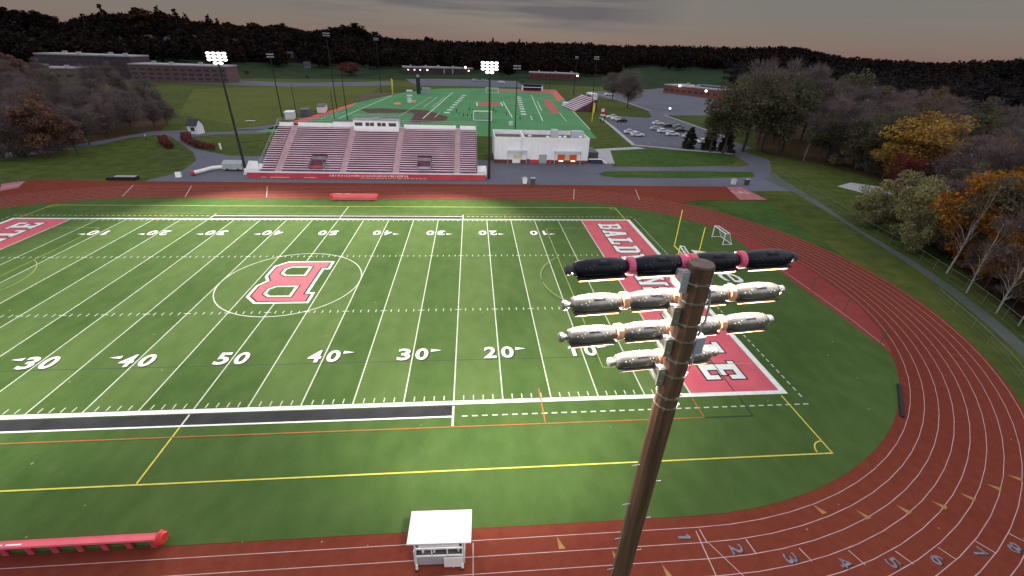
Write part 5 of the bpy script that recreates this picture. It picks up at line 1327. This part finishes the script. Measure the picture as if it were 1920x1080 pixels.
H0 = 15.0
TREES = {}
def proto(kind, seed, shape, leaves, per, size, nclump, trunkmat=None, twigs=0, lean=0.0, tr=0.24, twig_mats=None, trunk_top=0.62):
    rng = np.random.default_rng(seed)
    cen, rad = [], []
    k = 0
    while len(cen) < nclump and k < 4000:
        k += 1
        if shape == 'round':
            u = rng.normal(size=3); u /= np.linalg.norm(u); q = u * rng.uniform(0.45, 1.0)
            c = np.array([q[0] * 4.6, q[1] * 4.6, 8.2 + q[2] * 5.6]); r = rng.uniform(1.1, 2.1)
        elif shape == 'tall':
            u = rng.normal(size=3); u /= np.linalg.norm(u); q = u * rng.uniform(0.3, 1.0)
            c = np.array([q[0] * 3.3, q[1] * 3.3, 8.0 + q[2] * 6.2]); r = rng.uniform(0.9, 1.7)
        elif shape == 'low':
            u = rng.normal(size=3); u /= np.linalg.norm(u); q = u * rng.uniform(0.5, 1.0)
            c = np.array([q[0] * 6.0, q[1] * 6.0, 7.2 + q[2] * 6.6]); r = rng.uniform(1.7, 2.8)
            if c[2] < 1.5: continue
        elif shape == 'cone':
            z = rng.uniform(0.8, 14.2); w = 4.2 * (1 - z / 15.2) ** 0.75; t = rng.uniform(0, 2 * PI); q = w * math.sqrt(rng.uniform(0.2, 1))
            c = np.array([q * math.cos(t), q * math.sin(t), z]); r = 0.55 + 0.9 * (1 - z / 15)
        elif shape == 'pine':
            z = rng.uniform(3.5, 14.6); w = 4.0 * (1 - (z - 3) / 12.5) ** 0.8 + 0.2; t = rng.uniform(0, 2 * PI); q = w * math.sqrt(rng.uniform(0.1, 1))
            c = np.array([q * math.cos(t), q * math.sin(t), z]); r = rng.uniform(0.6, 1.2) * (1.15 - z / 20)
        cen.append(c); rad.append(r)
    cen = np.array(cen); rad = np.array(rad)
    mats = LEAF[kind] if isinstance(kind, str) else kind
    V = []; MI = []
    if leaves:
        P, ci = blob_points(rng, cen, rad, per)
        tone = rng.integers(0, 3, nclump)
        mi = np.where(rng.random(len(P)) < 0.6, tone[ci], rng.integers(0, 3, len(P)))
        V.append(leaf_quads(rng, P, size)); MI.append(mi)
    if twigs:
        P, ci = blob_points(rng, cen, rad * 0.9, twigs)
        V.append(twig_quads(rng, P, cen[ci] * np.array([0.3, 0.3, 0.85]), 0.95, 0.030)); MI.append(rng.integers(0, 3, len(P)))
    crown = quads_mesh('crown', np.concatenate(V), np.concatenate(MI), mats)
    mb = MB()
    zt = H0 * trunk_top
    pts = [(0, 0, -0.1)]; 
    for k in range(1, 5): pts.append((lean * k * 0.25 + rng.normal() * 0.10, rng.normal() * 0.10, zt * k / 4))
    mb.tube(pts, [tr, tr * 0.85, tr * 0.7, tr * 0.5, tr * 0.25], 8)
    for c in cen:
        z0 = max(1.2, min(zt, c[2] * 0.62)); q = z0 / zt
        base = (lean * q, 0, z0); mid = (c[0] * 0.5 + lean * q * 0.5, c[1] * 0.5, z0 + (c[2] - z0) * 0.62)
        mb.tube([base, mid, tuple(c)], [tr * 0.34, tr * 0.2, tr * 0.06], 5, cap=False)
    trunk = mb.mesh('trunk', trunkmat or M['bark'])
    return trunk, crown
TREES['bare'] = [proto('bare', 20 + i, 'round' if i % 2 else 'tall', True, 34 if i % 2 else 20, 0.17, 50, twigs=120, tr=0.20, trunk_top=0.75) for i in range(4)]
TREES['olive'] = [proto('olive', 31 + i, 'tall' if i else 'round', True, 120, 0.20, 34, twigs=20) for i in range(2)]
TREES['pale'] = [proto('pale', 41 + i, 'low', True, 260, 0.26, 26) for i in range(2)]
TREES['palecol'] = [proto('pale', 44, 'cone', True, 130, 0.20, 36)]
TREES['yellow'] = [proto('yellow', 51 + i, 'round', True, 170, 0.19, 34) for i in range(2)]
TREES['red'] = [proto('red', 61, 'low', True, 190, 0.24, 26, twigs=30)]
TREES['tan'] = [proto('tan', 71 + i, 'round', True, 110, 0.20, 30, twigs=45) for i in range(2)]
TREES['orange'] = [proto('orange', 81 + i, 'round' if i else 'low', True, 260, 0.21, 38) for i in range(3)]
TREES['birch'] = [proto('tan', 91 + i, 'tall', True, 8, 0.14, 20, trunkmat=M['birch'], twigs=24, lean=0.8 * (-1) ** i, tr=0.19, trunk_top=0.92) for i in range(3)]
TREES['russet'] = [proto('russet', 101 + i, 'round', True, 150, 0.24, 34, twigs=10) for i in range(2)]
TREES['conifer'] = [proto('conifer', 111 + i, 'cone', True, 260, 0.27, 70, trunk_top=0.9) for i in range(2)]
TREES['pine'] = [proto('dark', 121 + i, 'pine', True, 46, 0.34, 46, trunk_top=0.96) for i in range(3)]
TREES['amber'] = [proto('amber', 141 + i, 'round', True, 110, 0.40, 36) for i in range(2)]
TREES['amberpine'] = [proto('amber', 145 + i, 'pine', True, 70, 0.36, 48, trunk_top=0.96) for i in range(2)]
TREES['dark'] = [proto('dark', 131 + i, 'round', True, 60, 0.42, 34) for i in range(3)]
NAMES = dict(bare='bare_tree', olive='olive_tree', pale='willow_bush', palecol='columnar_tree', yellow='golden_maple', red='red_shrub', tan='tan_tree', orange='orange_maple', birch='birch_tree', russet='russet_tree', conifer='conical_evergreen', pine='pine_tree', dark='dark_tree', amber='amber_tree', amberpine='amber_pine')
CATS = dict(red='shrub', pale='bush')
GROUPS = dict(bare='leafless trees', olive='dull olive trees', pale='pale willow bushes', yellow='golden maples', tan='tan leaved trees', orange='orange maples', birch='white trunked birches', russet='russet trees', conifer='conical evergreens by the car park', pine='pines on the skyline', dark='dark broad trees on the skyline')
def tree(kind, x, y, z, h, label, wide=1.0, group=None, pick=None):
    lst = TREES[kind]; tr, cr = lst[pick if pick is not None else int(abs(x * 7.3 + y * 3.1)) % len(lst)]
    t = thing(NAMES[kind], label, CATS.get(kind, 'tree'), (x, y, z), (x * 1.7 + y * 0.9) % 6.28, group or GROUPS.get(kind))
    s = h / 15.0; t.scale = (s * wide, s * wide, s)
    link(bpy.data.objects.new('trunk', tr), t); link(bpy.data.objects.new('crown', cr), t)
    return t
WR = dict(bare='leafless grey brown tree in the wood right of the running track', olive='dull olive tree inside the wood right of the running track', tan='faded tan tree inside the wood right of the running track')
RW = ['bare', 'olive', 'bare', 'bare', 'tan', 'bare', 'olive']
WL = 'leafless purple brown tree in the wood left of the drive'
for x, y, h in [(108.6, 90.1, 19.5), (117.9, 94.1, 22.5), (131.6, 93.2, 22.8), (137.8, 126.0, 23.8), (144.6, 118.4, 25.2), (154.3, 115.9, 23.8), (160.8, 111.1, 22.5), (126.9, 88.9, 17.4), (137.7, 79.6, 18.2), (141.1, 64.1, 15.6), (114.1, 17.0, 12.3), (109.6, 9.4, 11.9), (105.7, 3.0, 12.4), (104.3, -0.8, 13.5), (100.3, -7.3, 11.2), (129.8, 22.9, 16.1), (138.9, 37.3, 13.5), (147.3, 51.2, 13.6), (150.4, 37.5, 13.6), (138.5, 22.9, 14.2), (167.9, 63.2, 17.0), (184.7, 70.4, 16.4), (186.3, 64.0, 15.8), (178.9, 84.7, 16.9), (176.7, 93.0, 16.7), (167.9, 92.4, 16.6), (161.0, 96.3, 19.3), (156.1, 100.6, 20.5), (120, 6, 13), (117, -6, 12), (108, -16, 12), (128, 8, 14), (140, 5, 15), (152, 22, 15), (160, 45, 15), (172, 40, 16), (150, 140, 22), (168, 150, 21), (185, 160, 20), (200, 130, 18), (190, 110, 17), (210, 100, 17), (176, 128, 20), (156, 82, 16), (170, 76, 15), (205, 70, 16), (225, 90, 17), (220, 130, 17), (190, 185, 19), (215, 180, 18), (240, 150, 17), (160, 8, 14), (180, 20, 15), (196, 44, 15)]:
    k_ = RW[int(abs(x * 3.7 + y * 1.9)) % 7]
    tree(k_, x, y, 0, h * 1.22, WR[k_], 1.1, 'trees in the right hand wood, ' + k_ + ' kind')
for x, y, h in [(-90.3, 67.7, 13.8), (-92.8, 77.1, 16.5), (-86.9, 87.4, 12.2), (-87.9, 97.1, 12.5), (-87.5, 107.5, 11.8), (-85.6, 116.1, 10.7), (-86.8, 125.2, 9.2), (-98.3, 116.5, 13.5), (-97.8, 105.8, 15.1), (-118.8, 125.8, 14.9), (-136.2, 129.8, 15.9), (-133.3, 117.7, 18.8), (-103.6, 149.7, 10.1), (-103.5, 134.7, 11.2), (-110, 100, 15), (-120, 90, 16), (-108, 84, 15), (-130, 100, 17), (-150, 110, 18), (-165, 130, 18), (-150, 145, 16), (-128, 150, 14), (-120, 170, 13), (-140, 185, 14), (-160, 170, 16), (-180, 160, 18), (-190, 190, 18), (-165, 205, 16), (-200, 220, 18), (-180, 240, 16), (-215, 200, 20), (-104, 118, 12), (-112, 140, 12)]:
    tree('bare', x, y, 0, h, WL, 1.2, 'leafless trees in the left hand wood')
tree('bare', 118.8, 258.7, 0, 18.0, 'leafless tree by the upper car park, farther of two', 1.25, 'pair of leafless trees by the car park')
tree('bare', 115.8, 216.5, 0, 20.9, 'leafless tree by the upper car park, nearer of two on the grass bank', 1.3, 'pair of leafless trees by the car park')
for x, y, h, l in [(105.0, 91.9, 18.8, 'dull olive tree beside the road, just behind the conical evergreens'), (125.6, 95.5, 20.2, 'tall dull olive tree at the corner of the car park road'), (134.8, 78.9, 16.0, 'dull olive tree at the wood edge right of the short birch'), (140.0, 69.7, 15.8, 'dull olive tree at the wood edge right of the pale column shaped tree'), (143.6, 60.0, 14.2, 'dull olive tree at the wood edge left of the golden maple'), (132.0, 108.5, 20.2, 'tall dull olive tree deep behind the car park corner'), (-154.0, 166.8, 15.0, 'dull olive tree deep in the left hand wood'), (-118.5, 113.9, 14.8, 'dull olive tree behind the large russet tree on the left'), (-164.1, 375.3, 6.5, 'small round dark tree on the green right of the school wing'), (-110.1, 359.0, 4.8, 'small round dark bush tree left of the red tree')]:
    tree('olive', x, y, h1(x, y), h, l, 1.1)
tree('palecol', 139.4, 74.9, 0, 14.0, 'pale sage column shaped tree at the edge of the right hand wood')
for x, y, h, l in [(105.4, 25.6, 7.6, 'low pale willow bush at the left foot of the pale bush clump'), (103.6, 20.4, 10.6, 'pale sage willow bush at the top left of the pale bush clump'), (104.0, 13.2, 12.6, 'tallest pale sage willow bush in the middle of the pale bush clump'), (100.6, 9.4, 8.2, 'grey green willow bush nearest the path in the pale bush clump'), (113.7, 24.8, 11.4, 'pale willow bush behind the pale clump beside the grey slab')]:
    tree('pale', x, y, 0, h, l, 0.8)
tree('yellow', 142.0, 53.0, 0, 21.0, 'tall golden yellow maple rising above the right hand wood', 1.3)
tree('yellow', 138.0, 57.5, 0, 12.5, 'small tan golden tree in front of the tall golden maple', 1.15)
tree('red', 131.2, 45.6, 0, 10.4, 'dark red shrub between the golden maple and the pale bushes', 0.8)
for x, y, h, l in [(117.2, 15.6, 12.2, 'tan leaved tree right of the pale willow clump'), (110.7, 13.0, 8.6, 'low tan leaved tree before the taller tan tree')]:
    tree('tan', x, y, 0, h, l)
for i, (x, y, h) in enumerate([(95.8, -17.5, 6), (97.6, -14.0, 7), (98.5, -9.5, 6), (100.2, -7.5, 8), (101.5, -1.0, 6), (102.8, -4.0, 9), (104.5, 6.0, 6), (108.5, 14.5, 7), (107.5, 1.0, 8), (104.5, -10.5, 9), (101.0, -15.5, 8), (110.0, -6.0, 10)]):
    tree('tan' if i % 2 else 'bare', x, y, 0, h, 'low brown scrub tree at the wood edge behind the chain link fence', 1.5, 'low scrub trees behind the fence')
for x, y, h, l, w in [(105.6, 2.2, 17.5, 'tallest bright orange maple at the right edge', 0.95), (99.6, -4.6, 11.0, 'lower orange maple nearest the fence at the right edge', 0.65), (113.5, 10.0, 14.0, 'small orange maple left of the tallest orange maple', 0.8)]:
    tree('orange', x, y, 0, h, l, w, pick=0 if 'tallest b' in l else 1)
for x, y, h, l in [(131.4, 81.2, 7.6, 'short white birch at the far edge of the mown grass'), (153.9, 62.6, 14.0, 'white birch showing through the golden maple'), (199.3, 86.0, 13.9, 'slim pale birch far back in the right hand wood'), (99.2, 0.8, 15.3, 'tall leaning white birch right below the pale bushes'), (95.9, -5.4, 11.2, 'twin looking white birch second along the fence'), (94.4, -10.9, 11.8, 'white birch third along the fence under the orange maple'), (93.9, -14.0, 7.8, 'small white birch nearest the lower right of the fence')]:
    tree('birch', x, y, 0, h, l, 0.8)
for x, y, h, l in [(-84.9, 71.1, 17.0, 'large russet brown tree standing over the left grass bank'), (-81.1, 74.9, 11.4, 'smaller russet tree right of the large russet tree'), (-227.9, 239.5, 19.4, 'far russet tree before the tall school block'), (-91.5, 428.4, 12.9, 'wide red brown tree on the green beyond the practice field')]:
    tree('russet' if y < 400 else 'red', x, y, h1(x, y), h, l, 0.95 if y < 400 else 1.9, 'russet trees' if y < 400 else None)
for x, y, h, l in [(100.5, 98.3, 7.4, 'dark conical evergreen, leftmost of three below the car park'), (106.2, 95.6, 7.8, 'dark conical evergreen, middle of three below the car park'), (110.8, 92.4, 8.0, 'dark conical evergreen, rightmost of three below the car park')]:
    tree('conifer', x, y, 0, h, l, 1.25)
SKYT = [('pine', -364, 526, 26.9, 'tall pine left of the broadest dark tree on the left skyline'), ('pine', -332, 570, 24.0, 'spiky pine right of the broadest dark tree on the left skyline'), ('pine', -309, 560, 26.2, 'pine with amber edges further right on the left skyline'), ('pine', -298, 610, 23.8, 'slim spruce above the left lit floodlight'), ('pine', -329, 617, 21.7, 'small pine between two taller skyline pines on the left'), ('pine', -372, 509, 22.3, 'low pine in the dip of the left skyline'), ('pine', -299, 632, 18.9, 'short spruce right of the slim spruce on the skyline'), ('pine', 101, 741, 18.8, 'small dark pine standing above the central skyline'), ('pine', 59, 744, 19.6, 'thin dark pine beside the middle lit floodlight'),
        ('dark', -356, 532, 20.1, 'dark tree just right of the tall left pine'), ('dark', -335, 533, 27.7, 'broadest tall dark tree on the left skyline'), ('dark', -344, 562, 17.0, 'low dark tree behind the broadest skyline tree'), ('dark', -416, 488, 22.0, 'dark tree at the far left of the skyline'), ('dark', -400, 488, 25.2, 'dark tree second from the left edge of the skyline'), ('dark', -434, 499, 22.8, 'dark tree touching the left edge of the skyline'), ('dark', -437, 548, 20.4, 'lone round tree top in the dip of the left skyline'), ('dark', -286, 638, 17.2, 'dark tree right of the skyline spruces'), ('dark', -261, 649, 20.2, 'dark tree on the falling part of the left skyline'), ('dark', -231, 660, 18.6, 'dark tree above the leftmost practice mast'), ('dark', -154, 621, 22.1, 'left of the three dark trees in the middle skyline clump'), ('dark', -144, 644, 21.8, 'middle of the three dark trees in the middle skyline clump'), ('dark', -122, 619, 25.3, 'biggest round dark tree of the middle skyline clump'), ('dark', -108, 652, 21.5, 'dark tree on the right slope of the middle skyline clump'), ('dark', -41, 722, 19.8, 'dark tree standing proud of the skyline above the practice field'), ('dark', 209, 723, 17.2, 'dark tree on the skyline above the small bleachers'), ('dark', 448, 599, 16.3, 'dark tree on the hill crest at right')]
for k, x, y, h, l in SKYT:
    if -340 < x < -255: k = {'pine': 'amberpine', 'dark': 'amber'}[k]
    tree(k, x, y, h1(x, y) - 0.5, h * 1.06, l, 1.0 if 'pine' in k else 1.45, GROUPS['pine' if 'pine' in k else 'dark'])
tree('dark', 64, 455, 0, 17.5, 'big round dark tree between the two low far buildings', 1.4)

def mass(name, label, rng, pts, hts, rads, nq, size, mats, tone=None):
    n = len(pts); x, y = pts[:, 0], pts[:, 1]; z = height(x, y)
    u = rng.normal(size=(n, nq, 3)); u /= np.linalg.norm(u, axis=2)[:, :, None]; u *= rng.uniform(0.55, 1.05, (n, nq))[:, :, None]
    P = np.empty((n, nq, 3))
    P[:, :, 0] = x[:, None] + u[:, :, 0] * rads[:, None]; P[:, :, 1] = y[:, None] + u[:, :, 1] * rads[:, None]
    P[:, :, 2] = z[:, None] + hts[:, None] * (0.56 + 0.44 * u[:, :, 2])
    P = P.reshape(-1, 3)
    V = leaf_quads(rng, P, size, 0.8)
    base = rng.integers(0, len(mats), n)
    mi = np.where(rng.random((n, nq)) < 0.75, base[:, None], rng.integers(0, len(mats), (n, nq))).ravel()
    o = bpy.data.objects.new(name, quads_mesh(name, V, mi, mats)); link(o); tag(o, label, 'forest', None, 'stuff'); return o
rng = np.random.default_rng(77)
def scatter(n, a0, a1, d0, d1, ok):
    az = rng.uniform(a0, a1, n); d = np.sqrt(rng.uniform(d0 ** 2, d1 ** 2, n)); r = np.radians(az)
    x = CAM[0] + d * np.sin(r); y = CAM[1] + d * np.cos(r); m = ok(az, d, x, y); return np.stack([x[m], y[m]], 1)
def okf(az, d, x, y):
    lim = np.where(az < -22, 560, np.where(az < 17, 560, np.where(az < 29, 640, 430)))
    edge = 14 * np.sin(az * 1.3) + 9 * np.sin(az * 3.1)
    ok = d > lim + edge
    ok &= ~((az > 43) & (az < 53) & (d < 470))
    for hx, hy, *_ in HOUSES: 
        dx, dy = x - hx, y - hy; q = np.hypot(hx - CAM[0], hy - CAM[1]); fx, fy = (CAM[0] - hx) / q, (CAM[1] - hy) / q
        al = dx * fx + dy * fy; ac = np.abs(dx * fy - dy * fx); ok &= ~((al > -8) & (al < 34) & (ac < 8))
    return ok
p = scatter(6600, -64, 62, 430, 860, okf)
az_ = np.degrees(np.arctan2(p[:, 0] - CAM[0], p[:, 1] - CAM[1])); d_ = np.hypot(p[:, 0] - CAM[0], p[:, 1] - CAM[1])
near = (az_ > 27) & (d_ < 640)
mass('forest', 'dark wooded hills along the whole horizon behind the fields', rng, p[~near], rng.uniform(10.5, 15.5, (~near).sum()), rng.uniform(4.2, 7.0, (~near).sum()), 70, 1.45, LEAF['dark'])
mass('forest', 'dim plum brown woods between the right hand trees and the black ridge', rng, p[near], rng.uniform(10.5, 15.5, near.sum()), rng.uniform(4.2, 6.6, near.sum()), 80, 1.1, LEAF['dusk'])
def okr(az, d, x, y):
    e = 0.62 * (x - 190)
    return (d < 470) & ~((az > 43) & (az < 53) & (d > 330)) & ((x > 215) | (y < 60)) & ~((np.abs(x - 207) < 34) & (np.abs(y - 318) < 40)) & ~((az < 36) & (d < 320))
p = scatter(1500, 31, 66, 215, 470, okr)
mass('woods', 'brown leafless woods receding behind the right hand trees', rng, p, rng.uniform(10, 15, len(p)), rng.uniform(3.4, 5.4, len(p)), 120, 0.55, LEAF['woods'])
# undergrowth under the right hand wood
WX = np.array([93, 100, 106, 110.5, 113, 124, 139, 137, 129, 127]); WY = np.array([-24, -8, 4, 16, 28, 40, 54, 72, 84, 92])
def oku(az, d, x, y): return (x > np.interp(y, WY, WX) + 1.5) & (y < 135) & (y > -40)
p = np.concatenate([scatter(2600, 44, 80, 60, 135, oku), scatter(2600, 40, 70, 120, 230, oku)])
mass('undergrowth', 'brown scrub covering the floor of the right hand wood', rng, p, rng.uniform(1.6, 5.6, len(p)), rng.uniform(0.9, 2.2, len(p)), 95, 0.25, LEAF['bare'] + [LEAF['tan'][2], LEAF['olive'][2], LEAF['russet'][2]])
p = scatter(1500, -62, -38, 140, 330, lambda az, d, x, y: (x < -84 - 0.30 * np.maximum(0, y - 112)) & (y > 64 + 0.0 * x) & (x > -240) & (y < 262))
mass('undergrowth', 'purple brown scrub covering the floor of the left hand wood', rng, p, rng.uniform(1.2, 4.2, len(p)), rng.uniform(0.9, 2.4, len(p)), 80, 0.28, LEAF['bare'] + [LEAF['russet'][2]])

# ------------------------------------------------------------------ sky, sun, camera
world = bpy.data.worlds.new('World'); S.world = world; world.use_nodes = True
nt = world.node_tree; N = nt.nodes; L = nt.links
bg = N['Background']
sky = N.new('ShaderNodeTexSky'); sky.sky_type = 'NISHITA'; sky.sun_disc = False
SUN_EL, SUN_AZ = 4.0, 8.0          # degrees; azimuth clockwise from +Y
sky.sun_elevation = R(SUN_EL); sky.sun_rotation = R(SUN_AZ); sky.dust_density = 2.5; sky.altitude = 100
tc = N.new('ShaderNodeTexCoord'); sx = N.new('ShaderNodeSeparateXYZ'); L.new(tc.outputs['Generated'], sx.inputs[0])
hs = N.new('ShaderNodeHueSaturation'); hs.inputs['Saturation'].default_value = 0.5; L.new(sky.outputs['Color'], hs.inputs['Color'])
# cloud deck by height above the horizon: dim grey-pink band low down, brighter veil overhead
ramp = N.new('ShaderNodeValToRGB'); L.new(sx.outputs['Z'], ramp.inputs['Fac'])
E = ramp.color_ramp.elements
E[0].position = 0.0; E[0].color = (0.225, 0.142, 0.122, 1)
E[1].position = 1.0; E[1].color = (1.14, 1.15, 1.32, 1)
for ps, c in ((0.018, (0.232, 0.170, 0.140)), (0.045, (0.222, 0.196, 0.168)), (0.10, (0.205, 0.200, 0.188)), (0.16, (0.24, 0.24, 0.26)), (0.32, (0.98, 1.0, 1.12))):
    e = E.new(ps); e.color = (*c, 1)
mp = N.new('ShaderNodeMapping'); mp.inputs['Scale'].default_value = (1.7, 1.7, 26.0); mp.inputs['Location'].default_value = (0.35, 0.1, 0.45); L.new(tc.outputs['Generated'], mp.inputs['Vector'])
no = N.new('ShaderNodeTexNoise'); no.inputs['Scale'].default_value = 1.6; no.inputs['Detail'].default_value = 5; no.inputs['Roughness'].default_value = 0.5; L.new(mp.outputs['Vector'], no.inputs['Vector'])
cm = N.new('ShaderNodeValToRGB'); cm.color_ramp.elements[0].position = 0.38; cm.color_ramp.elements[1].position = 0.56; L.new(no.outputs['Fac'], cm.inputs['Fac'])
fz = N.new('ShaderNodeMapRange'); fz.inputs['From Min'].default_value = 0.02; fz.inputs['From Max'].default_value = 0.05; L.new(sx.outputs['Z'], fz.inputs['Value'])
fm = N.new('ShaderNodeMath'); fm.operation = 'MULTIPLY'; L.new(cm.outputs['Color'], fm.inputs[0]); L.new(fz.outputs['Result'], fm.inputs[1])
f2 = N.new('ShaderNodeMath'); f2.operation = 'MULTIPLY'; f2.inputs[1].default_value = 0.9; xr = N.new('ShaderNodeMapRange'); xr.inputs['From Min'].default_value = -1; L.new(sx.outputs['X'], xr.inputs['Value'])
xc = N.new('ShaderNodeValToRGB'); L.new(xr.outputs['Result'], xc.inputs['Fac'])
for ps, vv in ((0.33, 0.12), (0.43, 1.0), (0.62, 1.0), (0.70, 0.10)):
    e = xc.color_ramp.elements.new(ps); e.color = (vv, vv, vv, 1)
xc.color_ramp.elements[0].color = (0.12, 0.12, 0.12, 1); xc.color_ramp.elements[-1].color = (0.10, 0.10, 0.10, 1)
f3 = N.new('ShaderNodeMath'); f3.operation = 'MULTIPLY'; L.new(fm.outputs[0], f3.inputs[0]); L.new(xc.outputs['Color'], f3.inputs[1])
L.new(f3.outputs[0], f2.inputs[0])
mc = N.new('ShaderNodeMixRGB'); L.new(f2.outputs[0], mc.inputs['Fac']); L.new(ramp.outputs['Color'], mc.inputs['Color1']); mc.inputs['Color2'].default_value = (0.092, 0.096, 0.112, 1)
sc = N.new('ShaderNodeVectorMath'); sc.operation = 'SCALE'; sc.inputs['Scale'].default_value = 10.0; L.new(mc.outputs['Color'], sc.inputs[0])
mx = N.new('ShaderNodeMixRGB'); mx.inputs['Fac'].default_value = 0.994; L.new(hs.outputs['Color'], mx.inputs['Color1']); L.new(sc.outputs['Vector'], mx.inputs['Color2'])
L.new(mx.outputs['Color'], bg.inputs['Color']); bg.inputs['Strength'].default_value = 0.1

sl = bpy.data.lights.new('sun', 'SUN'); sl.energy = 0.5; sl.angle = R(70); sl.color = (1.0, 0.90, 0.80)
so = bpy.data.objects.new('sun', sl); link(so)
sd = Vector((math.sin(R(SUN_AZ)) * math.cos(R(14)), math.cos(R(SUN_AZ)) * math.cos(R(14)), math.sin(R(14))))
so.rotation_euler = (-sd).to_track_quat('-Z', 'Y').to_euler()

cd = bpy.data.cameras.new('camera'); cam = bpy.data.objects.new('camera', cd); link(cam)
cr = Vector((0.9962349016515503, -0.08058501443036906, 0.03196992618982712)); cu = Vector((0.010611020866825402, 0.47933124082600037, 0.8775699218890597)); cf = Vector((0.08604316920877322, 0.873926551271595, -0.47838160083248016))
cam.matrix_world = Matrix(((cr.x, cu.x, -cf.x, CAM[0]), (cr.y, cu.y, -cf.y, CAM[1]), (cr.z, cu.z, -cf.z, CAM[2]), (0, 0, 0, 1)))
cd.sensor_width = 36; cd.lens = 827.5785 / 1920 * 36; cd.clip_start = 0.1; cd.clip_end = 9000
S.camera = cam
S.view_settings.view_transform = 'Standard'; S.view_settings.look = 'None'; S.view_settings.gamma = 1; S.view_settings.exposure = 0
S.cycles.max_bounces = 6; S.cycles.sample_clamp_indirect = 4
